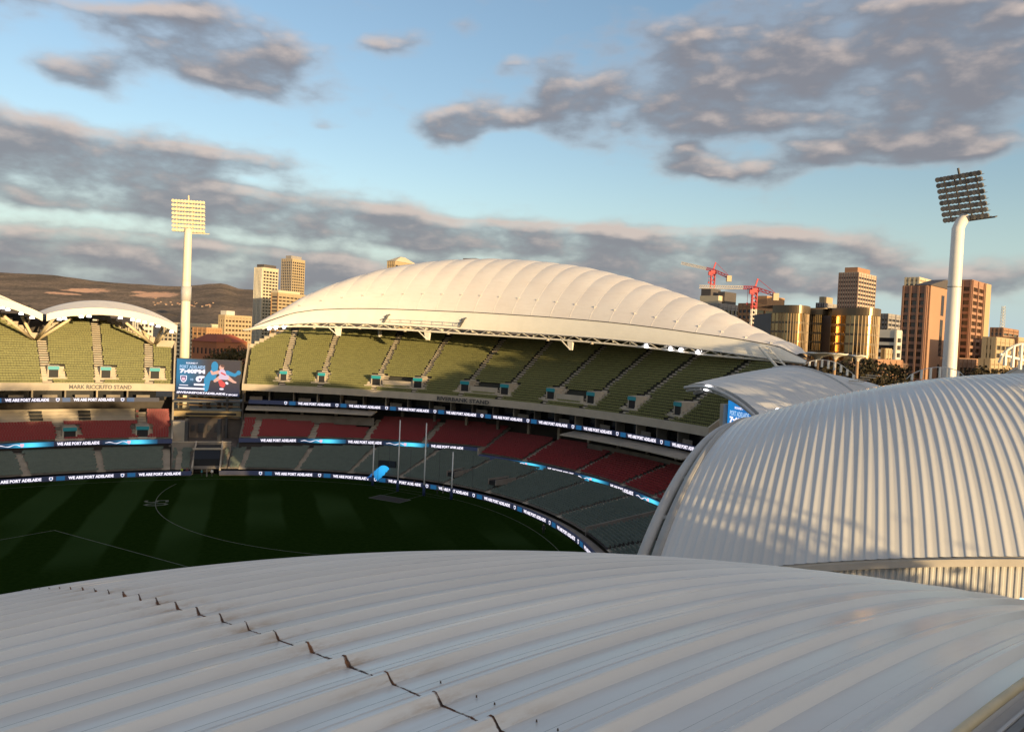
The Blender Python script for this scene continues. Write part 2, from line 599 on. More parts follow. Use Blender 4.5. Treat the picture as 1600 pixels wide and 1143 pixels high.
# ------------------------------------------------------------------ ground, hills, playing field
def build_ground():
    m = bpy.data.materials.new('parkland'); m.use_nodes = True
    w = NT(m.node_tree); b = m.node_tree.nodes['Principled BSDF']
    tc = w.n('ShaderNodeTexCoord')
    n1 = w.noise(tc.outputs['Object'], 0.006, 5.0, 0.6)
    n2 = w.noise(tc.outputs['Object'], 0.05, 4.0, 0.6)
    c = w.mix(w.smooth(n1, 0.42, 0.6), (0.055, 0.062, 0.030), (0.16, 0.125, 0.09))
    c = w.mix(w.m('MULTIPLY', w.smooth(n2, 0.45, 0.7), 0.6), c, (0.10, 0.085, 0.06))
    w.link(c, b.inputs['Base Color']); b.inputs['Roughness'].default_value = 0.95
    mb = MB()
    r = [0, 150, 400, 1200, 4000, 12000, 40000]
    k = 48
    P = np.array([[[R * math.cos(2 * math.pi * j / k), R * math.sin(2 * math.pi * j / k), -0.4] for j in range(k + 1)] for R in r])
    mb.grid(P)
    struct('ground', mb, m)

    # playing surface
    m = bpy.data.materials.new('turf'); m.use_nodes = True
    w = NT(m.node_tree); b = m.node_tree.nodes['Principled BSDF']
    tc = w.n('ShaderNodeTexCoord')
    s = w.sep(tc.outputs['Object'])
    d1 = (0.95, 0.31)
    u = w.m('ADD', w.m('MULTIPLY', s[0], d1[0]), w.m('MULTIPLY', s[1], d1[1]))
    wob = w.noise(tc.outputs['Object'], 0.09, 2.0)
    st = w.m('SINE', w.m('MULTIPLY', w.m('ADD', u, w.m('MULTIPLY', wob, 1.2)), 2 * math.pi / 13.0))
    st = w.smooth(st, -0.25, 0.25)
    patch = w.smooth(w.noise(tc.outputs['Object'], 0.018, 2.0), 0.44, 0.60)
    fine = w.noise(tc.outputs['Object'], 1.3, 5.0, 0.65)
    base = w.mix(w.smooth(fine, 0.3, 0.7), (0.0085, 0.021, 0.003), (0.0135, 0.029, 0.005))
    c = w.mix(w.m('MULTIPLY', w.m('MULTIPLY', st, patch), 0.9), base, (0.027, 0.052, 0.016))
    w.link(c, b.inputs['Base Color']); b.inputs['Roughness'].default_value = 0.95
    b.inputs['Specular IOR Level'].default_value = 0.0
    mb = MB()
    rr = np.linspace(0, 1, 14); tt = np.linspace(0, 360, 121)
    E0, _ = ell(tt, 2.0)
    P = np.array([p3(CEN + (E0 - CEN) * q, 0.0) for q in rr])
    mb.grid(P)
    struct('playing_field', mb, m)

    # painted lines
    lm = mat('line_paint', (0.085, 0.10, 0.075), 0.8, var=0.25, vscale=0.9)
    mb = MB()

    def stripe(path, wd=0.16, z=0.006):
        P = np.asarray(path, float)
        T = np.gradient(P, axis=0); T /= np.linalg.norm(T, axis=1, keepdims=True)
        n = np.column_stack([-T[:, 1], T[:, 0]]) * wd / 2
        mb.grid(np.stack([p3(P - n, z), p3(P + n, z)], 1))
    bt = np.linspace(-100, 80, 160)
    stripe(ell(bt, -4.5)[0], 0.13)
    g0 = np.array([-20.65, 168.35])                # middle of the goal line
    cr = np.array([math.cos(0.5), -math.sin(0.5)])  # along the goal line
    inw = -np.array([math.sin(0.5), math.cos(0.5)])
    a = np.linspace(-1.05, 1.05, 60)
    stripe([g0 + 50 * (math.cos(x) * inw + math.sin(x) * cr) for x in a], 0.15)
    for k in (-1, 1):
        stripe([g0 + cr * 3.2 * k, g0 + cr * 3.2 * k + inw * 9], 0.12, 0.010)
    stripe([g0 - cr * 3.2 + inw * 9, g0 + cr * 3.2 + inw * 9], 0.12, 0.010)
    stripe([g0 - cr * 9.6, g0 + cr * 9.6], 0.12, 0.014)
    # the centre square, of which two sides show
    c0 = at_z(85, 828, 0)[:2]
    e1 = at_z(290, 884, 0)[:2]; e2 = at_z(0, 843, 0)[:2]
    stripe([c0, c0 + (e1 - c0) * 1.6], 0.16); stripe([c0, c0 + (e2 - c0) * 3.0], 0.16, 0.010)
    struct('field_lines', mb, lm)
    # numeral on the fifty metre arc
    c = at_z(229, 786, 0)
    me = text_mesh('50', 4.4, 5.2, lm, 0.0)
    o = bpy.data.objects.new('field_numeral', me); COL.objects.link(o); o['kind'] = 'structure'
    ang = math.atan2(-0.92, 0.38)
    o.matrix_world = Matrix.Translation((c[0] - 1.5, c[1] + 2.2, 0.018)) @ Matrix.Rotation(ang, 4, 'Z')
    # painted sponsor patch in front of goal
    mb = MB()
    c = at_z(609, 779, 0)[:2]
    q = [c + cr * sx * 3.9 + inw * sy * 2.0 for sx, sy in ((-1, -1), (1, -1), (1, 1), (-1, 1))]
    mb.grid(np.array([[p3(q[0], 0.02)[0], p3(q[1], 0.02)[0]], [p3(q[3], 0.02)[0], p3(q[2], 0.02)[0]]]))
    struct('painted_patch', mb, mat('patch_paint', (0.012, 0.013, 0.012), 0.8))
    mb = MB()
    for i in range(4):
        a_, b_ = q[i], q[(i + 1) % 4]
        d = (b_ - a_) / np.linalg.norm(b_ - a_); n = np.array([-d[1], d[0]]) * 0.12
        mb.add(np.concatenate([p3(np.array([a_ - n, b_ - n, b_ + n, a_ + n]), 0.026 + i * 0.002)]), [(0, 1, 2, 3)])
    struct('patch_outline', mb, lm)


def build_hills():
    m = bpy.data.materials.new('hill_cover'); m.use_nodes = True
    w = NT(m.node_tree); b = m.node_tree.nodes['Principled BSDF']
    tc = w.n('ShaderNodeTexCoord')
    s = w.sep(tc.outputs['Object'])
    pos = tc.outputs['Object']
    n1 = w.noise(pos, 0.0016, 6.0, 0.62); n2 = w.noise(pos, 0.009, 5.0, 0.65)
    c = w.mix(w.smooth(n1, 0.38, 0.62), (0.21, 0.165, 0.13), (0.36, 0.265, 0.19))
    c = w.mix(w.m('MULTIPLY', w.smooth(n2, 0.45, 0.72), 0.5), c, (0.115, 0.10, 0.08))
    n3 = w.noise(pos, 0.032, 4.0, 0.7)
    c = w.mix(w.m('MULTIPLY', w.smooth(n3, 0.46, 0.64), 0.65), c, (0.085, 0.080, 0.062))
    # two quarry scars
    for (qx, qy, hw, hh) in ((72, 446, 34, 5.5), (185, 453, 40, 7.5), (140, 446, 14, 2.0), (90, 458, 22, 2.5)):
        p = at(qx, qy, 8200)
        dx = w.m('MULTIPLY', w.m('SUBTRACT', s[0], p[0]), 1.0 / (hw * 8200 / FPX))
        dz = w.m('MULTIPLY', w.m('SUBTRACT', s[2], p[2]), 1.0 / (hh * 8200 / FPX))
        dz = w.m('ADD', dz, w.m('MULTIPLY', dx, 0.35))
        r = w.m('ADD', w.m('MULTIPLY', dx, dx), w.m('MULTIPLY', dz, dz))
        r = w.m('ADD', r, w.m('MULTIPLY', w.m('SUBTRACT', w.noise(pos, 0.007, 5.0, 0.75), 0.5), 4.2))
        k = w.smooth(r, 1.05, 0.55)
        c = w.mix(k, c, (0.85, 0.50, 0.32))
    w.link(c, b.inputs['Base Color']); b.inputs['Roughness'].default_value = 1.0
    b.inputs['Specular IOR Level'].default_value = 0.0
    # ridge line
    rx = np.array([-900, -300, -60, 0, 40, 100, 150, 200, 250, 290, 330, 350, 372, 395, 470, 620, 800, 1000, 1300, 1700, 2200])
    ry = np.array([455, 430, 424, 425, 427, 432, 439, 443, 446, 447, 443.5, 443, 451, 453, 462, 480, 505, 520, 540, 562, 590])
    xs = np.linspace(-900, 2200, 320)
    yr = np.interp(xs, rx, ry)
    nn = np.cumsum(RNG.normal(0, 1, len(xs))); nn -= np.convolve(nn, np.ones(15) / 15, 'same')
    yr = yr + np.clip(nn * 0.35, -1.2, 1.2)
    rows = 34
    P = np.zeros((len(xs), rows, 3))
    prng = np.random.default_rng(3)
    lump = prng.normal(0, 1, (len(xs), rows))
    for _ in range(3):
        lump = (lump + np.roll(lump, 1, 0) + np.roll(lump, -1, 0) + np.roll(lump, 1, 1)) / 4
    for i, x in enumerate(xs):
        top = at(x, yr[i], 10500)
        foot = at(x, 0, 5200); foot[2] = -0.5
        for j in range(rows):
            q = j / (rows - 1)
            p = foot + (top - foot) * q
            p[2] = -2 + (top[2] + 2) * (q ** 1.25) + lump[i, j] * 60 * q * (1 - q) * 2.4
            p[1] += lump[i, j] * 500 * (1 - q)
            P[i, j] = p
    mb = MB(); mb.grid(P, flip=True)
    # the far side falls away again
    B = np.stack([P[:, -1], P[:, -1] + np.array([0, 2500, -450.0])], 1)
    mb.grid(B, flip=True)
    struct('hills', mb, m, smooth=True)


build_ground()
build_hills()


# ------------------------------------------------------------------ led boards
LED_TEXT = 'WE ARE PORT ADELAIDE'


def led_text_module(h):
    return text_mesh(LED_TEXT, h * 0.70, 8.6, led_white, 0.045)


def shield_mesh(name, h, m, notch=False):
    key = ('shield', name, h)
    if key not in _text_cache:
        w_ = h * 0.42
        P = [(-w_, 0.95 * h), (w_, 0.95 * h), (w_, 0.4 * h), (w_ * 0.55, 0.16 * h), (0, 0.04 * h), (-w_ * 0.55, 0.16 * h), (-w_, 0.4 * h)]
        mb = MB(); mb.poly([(x, y, 0) for x, y in P])
        _text_cache[key] = mb.mesh(name, m)
    return _text_cache[key]


def rect_mesh(name, w_, h, m):
    key = (name, w_, h, m.name)
    if key not in _text_cache:
        mb = MB(); mb.add([(0, 0, 0), (w_, 0, 0), (w_, h, 0), (0, h, 0)], [(0, 1, 2, 3)])
        _text_cache[key] = mb.mesh(name, m)
    return _text_cache[key]


def wave_mesh(h):
    key = ('wave', h)
    if key not in _text_cache:
        x = np.linspace(0, 4.6, 40)
        y = 0.45 * h + 0.22 * h * np.sin(x * 2.1) * (0.4 + x / 6) * np.where(x > 0.5, 1, 0.4)
        th = 0.05 + 0.04 * np.sin(x * 1.7) ** 2
        mb = MB(); mb.grid(np.stack([np.column_stack([x, y - th, 0 * x]), np.column_stack([x, y + th, 0 * x])], 1), flip=True)
        _text_cache[key] = mb.mesh('wave', led_white)
    return _text_cache[key]


def facing(P, N, z):
    """matrix with x along the board, y up, z towards the oval"""
    return Matrix(((N[1], 0, -N[0], P[0]), (-N[0], 0, -N[1], P[1]), (0, 1, 0, z), (0, 0, 0, 1)))


def chord_frame(off, t0, t1):
    P, N = ell([t0, t1], fn(off)(np.array([t0, t1])))
    d = P[1] - P[0]; L = np.linalg.norm(d); d /= L
    n = np.array([-d[1], d[0]])
    return P[0], n, L


def led_ribbon(th, off, z, h, t0, t1, kind, first=0.0, back_name='led_backing'):
    """a band of led panels on the stand th; kind 'short' = text and badge, 'long' = text and burst"""
    o = fn(off)
    g = ring([(lambda t: o(t), z), (lambda t: o(t) + 0.35, z), (lambda t: o(t) + 0.35, z + h), (lambda t: o(t), z + h)], t0, t1)
    part(back_name, g, led_dark, th)
    tt = np.linspace(t0, t1, 600)
    P, _ = ell(tt, o(tt) - 0.05)
    s = np.r_[0, np.cumsum(np.linalg.norm(np.diff(P, axis=0), axis=1))]
    unit = 13.55 if kind == 'short' else 21.6
    pos = -first
    front = lambda t: o(t) - 0.16
    while pos < s[-1]:
        for (a, ln, typ) in ([(0, 9.0, 'text'), (9.0, 4.5, 'badge')] if kind == 'short' else [(0, 9.0, 'text'), (9.4, 11.8, 'burst')]):
            s0, s1 = pos + a, pos + a + ln
            if s0 < 0.1 or s1 > s[-1] - 0.1:
                continue
            ta, tb = np.interp([s0, s1], s, tt)
            p, n, L = chord_frame(front, ta, tb)
            mid = ell([(ta + tb) / 2], front(np.array([(ta + tb) / 2])))[0][0]
            p = p + n * min(0, (mid - p) @ n) * 0.9
            M_ = facing(p, n, z)
            if typ == 'text':
                pn = place('led_panel', rect_mesh('led_panel', ln - 0.02, h, led_dark), th, M_)
                c = part('lettering', led_text_module(h), None, pn, world=False); c.location = (0.2, h * 0.15, 0.02)
            elif typ == 'badge':
                pn = place('led_panel', rect_mesh('led_panel', ln - 0.02, h, led_dark), th, M_)
                c = part('badge', shield_mesh('badge', h * 0.9, led_white), None, pn, world=False); c.location = (1.55, 0.02, 0.02)
                c = part('badge', shield_mesh('badge_core', h * 0.55, led_teal), None, pn, world=False); c.location = (1.55, h * 0.2, 0.03)
                c = part('colour_block', rect_mesh('colour_block', 1.6, h * 0.96, led_teal), None, pn, world=False); c.location = (2.5, 0.01, 0.02)
            else:
                pn = place('led_panel', rect_mesh('led_panel_burst', ln - 0.02, h, led_burst), th, M_)
                c = part('swoosh', wave_mesh(h), None, pn, world=False); c.location = (0.6, 0, 0.02)
                c = part('badge', shield_mesh('badge', h * 0.85, led_pink), None, pn, world=False); c.location = (5.6, 0.03, 0.025)
        pos += unit


# ------------------------------------------------------------------ tiers of seats
def tier(th, t0, t1, off0, z0, nrows, tread, rise, seat_m, aisles=(), aisle_w=1.5, lim=None, skip=None, step=0.56, riser_m=None, zf=None):
    """stepped concrete and the seats on it; lim(t): outermost offset; skip(t, row): True where a portal takes the seats' place"""
    o0 = fn(off0); riser_m = riser_m or concrete
    nt = max(3, int(abs(t1 - t0) / 1.2) + 1)
    tt = np.linspace(t0, t1, nt)
    prof = []
    for r in range(nrows):
        oa = o0(tt) + r * tread; ob = o0(tt) + (r + 1) * tread
        if lim is not None:
            L = np.maximum(lim(tt), o0(tt) + 0.01); oa = np.minimum(oa, L); ob = np.minimum(ob, L)
            za = np.minimum(z0 + r * rise, z0 + np.floor((L - o0(tt)) / tread) * rise)
        else:
            za = np.full(nt, z0 + r * rise)
        prof.append((oa, za)); prof.append((ob, za))
    G = np.stack([p3(ell(tt, oa)[0], za) for oa, za in prof], 1)
    mb = MB(); mb.grid(G)
    part('terrace', mb, riser_m, th)
    # seats bay by bay
    cuts = [t0] + sorted(aisles) + [t1]
    degm = 180 / math.pi / 92.0
    for a, b in zip(cuts[:-1], cuts[1:]):
        mb = MB()
        for r in range(nrows):
            f = lambda t, r=r: o0(t) + r * tread + 0.12
            t, P, N = arc_samples(f, a, b, step)
            w_ = aisle_w / 2 * degm * 0.85
            k = (t > a + (w_ if a != t0 else 0.25)) & (t < b - (w_ if b != t1 else 0.25))
            if lim is not None:
                k &= (f(t) + tread < lim(t))
            if skip is not None:
                k &= ~np.array([skip(x, r) for x in t], bool) if len(t) else k
            seats(mb, P[k], N[k], np.full(k.sum(), z0 + r * rise))
        if mb.n:
            part('seating_bay', mb, seat_m, th, kind='stuff')
    # half steps in the aisles
    for a in sorted(aisles):
        mb = MB()
        for r in range(nrows - 1):
            for hstep in (0.5,):
                ta = np.array([a])
                if lim is not None and (o0(ta) + (r + 1.6) * tread > lim(ta))[0]:
                    continue
                if skip is not None and skip(a, r):
                    continue
                P, N = ell(ta, o0(ta) + (r + 0.78) * tread)
                n = N[0]; R = np.array([n[1], -n[0], 0])
                mb.box((P[0][0], P[0][1], z0 + r * rise + rise * 0.25), (aisle_w, tread * 0.42, rise * 0.5), R, (n[0], n[1], 0))
                mb.box((P[0][0] - n[0] * tread * .35, P[0][1] - n[1] * tread * .35, z0 + r * rise - rise * .24), (aisle_w - .02, tread * .66, rise * .53), R, (n[0], n[1], 0))
        if mb.n:
            part('aisle_steps', mb, concrete_pale, th, kind='stuff')


def portal(th, t, fo, z0, tread, rise, r0=3, r1=10, wd=2.7, door=2.3, wall_m=None):
    """vomitory: side walls, doorway and sign; built at parameter t"""
    wall_m = wall_m or concrete_pale
    o = fo(np.array([t]))[0] if callable(fo) else fo
    P, N = ell([t], [o]); n = np.array([N[0][0], N[0][1], 0]); R = np.array([n[1], -n[0], 0]); B = np.array([P[0][0], P[0][1], 0])
    q = lambda x, y, z: B + R * x + n * y + np.array([0, 0, z])
    y0 = r0 * tread
    zf = z0 + r0 * rise + 0.02
    yd = y0 + .45 * tread                       # the door plane
    top = zf + door + .82
    yb = (top - z0) / rise * tread + .3         # where the rake swallows the block
    mb = MB()
    for s in (-1, 1):
        xc = s * (wd / 2 + .16)
        mb.box(q(xc, (yd + yb) / 2, (zf + top) / 2 - .3), (.30, yb - yd, top - zf + .6), R, n)
    part('portal_walls', mb, wall_m, th, kind='stuff')
    mb = MB()
    for s in (-1, 1):
        xa, xb = sorted((s * (wd / 2 + .33), s * (wd / 2 + 1.45)))
        for r in range(max(0, r0 - 1), r0 + 5):
            mb.box(q((xa + xb) / 2, (r + .42) * tread, z0 + r * rise + .02), (xb - xa, tread * .9, rise * 1.0), R, n)
    part('portal_steps', mb, wall_m, th, kind='stuff')
    mb = MB(); mb.box(q(0, y0 - .5 * tread, zf - rise * .5), (wd + 3.6, tread * .5, .5), R, n); part('portal_landing', mb, wall_m, th)
    mb = MB(); mb.box(q(0, yd + .1, zf + door / 2), (wd, 0.1, door), R, n); part('doorway', mb, black_void, th)
    mb = MB(); mb.box(q(0, yd - .06, zf + door + .40), (wd + .4, .25, .78), R, n); part('portal_sign', mb, teal_sign, th)
    mb = MB(); mb.box(q(0, (yd + yb) / 2, top + .06), (wd + .35, yb - yd, .10), R, n); part('portal_roof', mb, concrete_pale, th)


def wall_part(th, name, prof, t0, t1, m, nt=None):
    return part(name, ring(prof, t0, t1, nt), m, th)

# ------------------------------------------------------------------ the big stand behind the goal
RB_T0, RB_T1 = -32.6, 37.4
rb_fo = lambda t: 19.8 + 0.0048 * np.asarray(t, float) ** 2
rb_led1 = lambda t: 24.5 + 0.0025 * np.asarray(t, float) ** 2
rb_ledL = lambda t: 24.5 + 0.27 * np.minimum(np.asarray(t, float), 0)
rb_ledR = lambda t: 21.0 - 0.08 * (np.asarray(t, float) - 3)
UP_Z, UP_TR, UP_RI, UP_N = 19.0, 0.84, 0.52, 30
P_ = lambda *a: np.array(a, float)


def rb_lim(t):
    t = np.asarray(t, float)
    hm = np.where(t < -28.6, 28.3 + (t + 32.6) * 1.45, 40.0)
    hm = np.where(t > 24, np.minimum(hm, 34.6 - (t - 24) * 0.30), hm)
    return rb_fo(t) + 0.4 + (hm - UP_Z) / UP_RI * UP_TR


def build_riverbank():
    th = thing('grandstand', 'large curved grandstand behind the goal posts, under the domed white roof', 'grandstand', (-10, 205, 0))
    ported = [-27.6, -22.4, -14.6, -8.4, -1.2, 5.0, 12.2, 18.4, 24.6, 31.2]

    def skip(t, r):
        for k, p in enumerate(ported):
            w_ = 1.55 if k < 2 else 1.9
            if abs(t - p) < w_ * 0.62 and 2 <= r <= 7:
                return True
        for a, b in ((-14.6, -8.4), (-1.2, 5.0), (12.2, 18.4)):
            if a < t < b and 3 <= r <= 6:
                return True
        return False
    tier(th, RB_T0, RB_T1, lambda t: rb_fo(t) + 0.4, UP_Z, UP_N, UP_TR, UP_RI, green_seat, ported, 1.6, rb_lim, skip, riser_m=tread_shaded)
    for p in ported:
        portal(th, p, lambda t: rb_fo(t) + 0.4, UP_Z, UP_TR, UP_RI, wd=1.5 if p < -20 else 2.1, door=1.65)
    # platforms between the paired portals
    for a, b in ((-13.6, -9.4), (-0.2, 4.0), (13.2, 17.4)):
        o = lambda t: rb_fo(t) + 0.4 + 3 * UP_TR
        wall_part(th, 'platform_wall', [(o, 20.2), (lambda t: o(t) + 0.25, 20.2), (lambda t: o(t) + 0.25, 22.0), (o, 22.0)], a, b, concrete_pale)
        wall_part(th, 'platform_floor', [(lambda t: o(t) + 0.26, 20.6), (lambda t: o(t) + 3.3, 20.6), (lambda t: o(t) + 3.3, 20.75), (lambda t: o(t) + 0.26, 20.75)], a, b, concrete_dark)
        wall_part(th, 'platform_kerb', [(lambda t: o(t) - 0.9, 20.05), (lambda t: o(t) - 0.7, 20.05), (lambda t: o(t) - 0.7, 20.5), (lambda t: o(t) - 0.9, 20.5)], a - 1.6, b + 1.6, concrete_pale)
    # fascia
    wall_part(th, 'fascia', [(rb_fo, 17.75), (lambda t: rb_fo(t) + 0.38, 17.75), (lambda t: rb_fo(t) + 0.38, 19.45), (rb_fo, 19.45)], RB_T0, RB_T1, concrete_pale)
    p, n, L = chord_frame(lambda t: rb_fo(t) - 0.10, -4.4, 4.6)
    mid = ell([0.1], rb_fo(np.array([0.1])) - 0.08)[0][0]
    p = p + n * min(0, (mid - p) @ n)
    place('stand_name', text_mesh('RIVERBANK STAND', 1.0, L * 0.93, dark_steel, 0.03), th, facing(p - n * .22, n, 18.05))
    # soffit under the upper tier and the box level
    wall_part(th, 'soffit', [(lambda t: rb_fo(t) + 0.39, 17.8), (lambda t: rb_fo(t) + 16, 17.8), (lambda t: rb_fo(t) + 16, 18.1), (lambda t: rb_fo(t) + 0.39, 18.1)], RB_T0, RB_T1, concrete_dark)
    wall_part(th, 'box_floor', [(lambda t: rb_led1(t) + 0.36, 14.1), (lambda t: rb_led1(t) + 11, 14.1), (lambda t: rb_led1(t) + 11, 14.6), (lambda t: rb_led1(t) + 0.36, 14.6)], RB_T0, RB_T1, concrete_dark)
    tt = np.arange(RB_T0, RB_T1, 3.2)
    for k, (a, b) in enumerate(zip(tt[:-1], tt[1:])):
        wall_part(th, 'box_glass', [(lambda t: rb_led1(t) + 3.6, 14.6), (lambda t: rb_led1(t) + 3.7, 14.6), (lambda t: rb_led1(t) + 3.7, 17.78), (lambda t: rb_led1(t) + 3.6, 17.78)], a + 0.06, b - 0.06, dark_glass, 3)
        Q, N = ell([a], rb_led1(np.array([a])) + 2.2)
        mb = MB(); mb.box((Q[0][0], Q[0][1], 16.2), (0.32, 2.6, 3.1), (N[0][1], -N[0][0], 0), (N[0][0], N[0][1], 0))
        part('box_divider', mb, concrete if k % 3 else concrete_pale, th)
        if k % 2 == 0:
            Q, N = ell([a + 1.5], rb_led1(np.array([a + 1.5])) + 0.9)
            mb = MB(); mb.box((Q[0][0], Q[0][1], 15.5), (3.2, 0.1, 1.0), (N[0][1], -N[0][0], 0), (N[0][0], N[0][1], 0))
            part('box_balustrade', mb, concrete, th)
    led_ribbon(th, rb_led1, 14.15, 1.0, RB_T0 + 0.6, RB_T1 - 0.8, 'short', 1.0)
    for a, b in ((-32.2, -14.6), (15.2, 35.2)):
        wall_part(th, 'awning', [(lambda t: rb_led1(t) - 3.6, 12.75), (lambda t: rb_led1(t) + 1.2, 13.35), (lambda t: rb_led1(t) + 1.2, 13.6), (lambda t: rb_led1(t) - 3.6, 13.0)], a, b, concrete_pale)
    # club level: red seats in two lengths, the right one lower
    limL = lambda t: np.where(np.asarray(t) < -15.2, 27.2, 37.5)
    al = [-30.6, -22.8, -15.2, -7.0]
    tier(th, RB_T0, 2.0, lambda t: rb_ledL(t) + 0.5, 6.55, 15, 0.85, 0.30, red_seat, al, 1.7, limL)
    ar = [9.6, 19.2, 28.0, 34.6]
    tier(th, 2.05, RB_T1 + 0.6, lambda t: rb_ledR(t) + 0.5, 5.55, 15, 0.85, 0.27, red_seat, ar, 1.5, lambda t: np.where(np.asarray(t) > 15, 31.5, 34.5))
    led_ribbon(th, rb_ledL, 5.45, 1.02, RB_T0, 2.0, 'long', 16.6)
    led_ribbon(th, rb_ledR, 4.45, 1.02, 2.05, RB_T1 + 0.6, 'long', 0.0)
    mb = MB()
    Q, N = ell([2.0], [rb_ledL(2.0) + 0.3]); n = np.r_[N[0], 0]; R = np.array([n[1], -n[0], 0])
    mb.box((Q[0][0] - n[0] * 1.6, Q[0][1] - n[1] * 1.6, 6.1), (0.3, 4.4, 1.9), R, n)
    part('step_wall', mb, concrete_pale, th)
    wall_part(th, 'concourse_balustrade', [(27.4, 9.4), (27.7, 9.4), (27.7, 11.5), (27.4, 11.5)], RB_T0, -15.2, concrete)
    wall_part(th, 'concourse_balustrade', [(31.6, 8.7), (31.9, 8.7), (31.9, 10.3), (31.6, 10.3)], 15.0, RB_T1, concrete)
    wall_part(th, 'concourse_back_wall', [(38.2, 4.0), (38.6, 4.0), (38.6, 14.1), (38.2, 14.1)], RB_T0, RB_T1, concrete_dark)
    wall_part(th, 'concourse_floor', [(27.8, 9.5), (38.1, 9.5), (38.1, 9.8), (27.8, 9.8)], RB_T0, -15.3, concrete_dark)
    wall_part(th, 'concourse_floor', [(32.0, 8.8), (38.1, 8.8), (38.1, 9.1), (32.0, 9.1)], 15.1, RB_T1, concrete_dark)
    for t in np.arange(-30, 37, 4.4):
        Q, N = ell([t], [34.6]); mb = MB(); mb.box((Q[0][0], Q[0][1], 11.6), (0.7, 0.7, 4.9), (N[0][1], -N[0][0], 0), (N[0][0], N[0][1], 0))
        part('column', mb, concrete_pale if int(t) % 2 else concrete, th)
    # lower bowl
    low = [-31.2, -22.6, -13.6, -4.4, 4.6, 13.4, 22.0, 30.6]
    led2 = lambda t: np.where(np.asarray(t) < 2.0, rb_ledL(t), rb_ledR(t))
    tier(th, -33.4, 38.2, 2.4, 1.1, 28, 0.75, 0.145, green_seat_shaded, low, 1.7, lambda t: led2(t) + 0.2)
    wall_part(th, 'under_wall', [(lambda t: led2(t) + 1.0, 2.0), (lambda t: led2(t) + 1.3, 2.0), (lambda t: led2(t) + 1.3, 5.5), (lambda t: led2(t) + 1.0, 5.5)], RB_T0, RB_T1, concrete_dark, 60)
    # entry races in the lower seats
    for t, o_, ln in ((4.0, 9.0, 7.5), (12.6, 8.0, 6.0)):
        Q, N = ell([t], [o_]); n = np.r_[N[0], 0]; R = np.array([n[1], -n[0], 0]); B = np.r_[Q[0], 0]
        mb = MB(); mb.box(B + P_(0, 0, 2.75 + 0.0), (1.9, ln, 0.9), R, n); part('race_void', mb, black_void, th)
        mb = MB()
        for s in (-1, 1):
            mb.box(B + R * s * 1.1 + P_(0, 0, 2.95), (0.18, ln + 0.4, 1.25), R, n)
        part('race_wall', mb, concrete, th)
    # end walls and back
    for t, s in ((RB_T0, -1), (RB_T1, 1)):
        f = float(rb_fo(t)) + 0.0
        top = float(rb_lim(np.array([t]))[0]) - f if s < 0 else 8.5
        Q, N = ell([t], [f]); n = np.r_[N[0], 0]; R = np.array([n[1], -n[0], 0]) * s; B = np.r_[Q[0], 0]
        sl = UP_RI / UP_TR
        q = lambda x, y, z: B + R * x + n * y + P_(0, 0, z)
        mb = MB(); mb.hexa([q(0.02, 0, 17.76), q(0.42, 0, 17.76), q(0.42, top, 17.76 + sl * top), q(0.02, top, 17.76 + sl * top), q(0.02, 0, 19.45), q(0.42, 0, 19.45), q(0.42, top, 20.1 + sl * top), q(0.02, top, 20.1 + sl * top)])
        part('end_parapet', mb, concrete_pale, th)
        mb = MB(); mb.hexa([q(-0.05, 0.5, 5), q(0.25, 0.5, 5), q(0.25, top, 5), q(-0.05, top, 5), q(-0.05, 0.5, 17.7), q(0.25, 0.5, 17.7), q(0.25, top, 17.7 + sl * top), q(-0.05, top, 17.7 + sl * top)])
        part('end_wall', mb, navy_panel if s > 0 else concrete_dark, th)
        if s > 0:
            for z in (11.5, 13.2, 15.6):
                mb = MB(); mb.box(q(0.32, top * 0.4, z), (0.1, top * 0.7, 0.22), R, n); part('end_rail', mb, grey_steel, th)
    f = float(rb_ledR(38.0)); Q, N = ell([38.1], [f + 0.4]); n = np.r_[N[0], 0]; R = np.array([n[1], -n[0], 0]); B = np.r_[Q[0], 0]
    mb = MB(); mb.hexa([B + R * x + n * y + P_(0, 0, z) for (x, y, z) in ((0, -0.4, 4.4), (0.4, -0.4, 4.4), (0.4, 13, 7.2), (0, 13, 7.2), (0, -0.4, 5.7), (0.4, -0.4, 5.7), (0.4, 13, 10.2), (0, 13, 10.2))])
    part('tier_end_wall', mb, concrete_pale, th)
    wall_part(th, 'rear_wall', [(lambda t: rb_fo(t) + 26.2, 0), (lambda t: rb_fo(t) + 26.7, 0), (lambda t: rb_fo(t) + 26.7, 35.4), (lambda t: rb_fo(t) + 26.2, 35.4)], -28.5, 33, concrete_dark)
    # stair edge that closes the rows at the left end
    tt = np.linspace(RB_T0, -28.4, 9)
    mb = MB()
    for a, b in zip(tt[:-1], tt[1:]):
        m_ = (a + b) / 2; o_ = float(rb_lim(np.array([m_]))[0]) + 0.2
        z = UP_Z + (o_ - rb_fo(m_) - 0.4) / UP_TR * UP_RI
        Qa, Na = ell([a], [o_]); Qb, Nb = ell([b], [o_])
        c = (Qa[0] + Qb[0]) / 2; d = Qb[0] - Qa[0]; L = np.linalg.norm(d); d /= L
        mb.box((c[0], c[1], z - 0.4), (L * 1.02, 0.5, 2.4), (d[0], d[1], 0), (-d[1], d[0], 0))
    part('stepped_edge', mb, concrete_pale, th, kind='stuff')


build_riverbank()


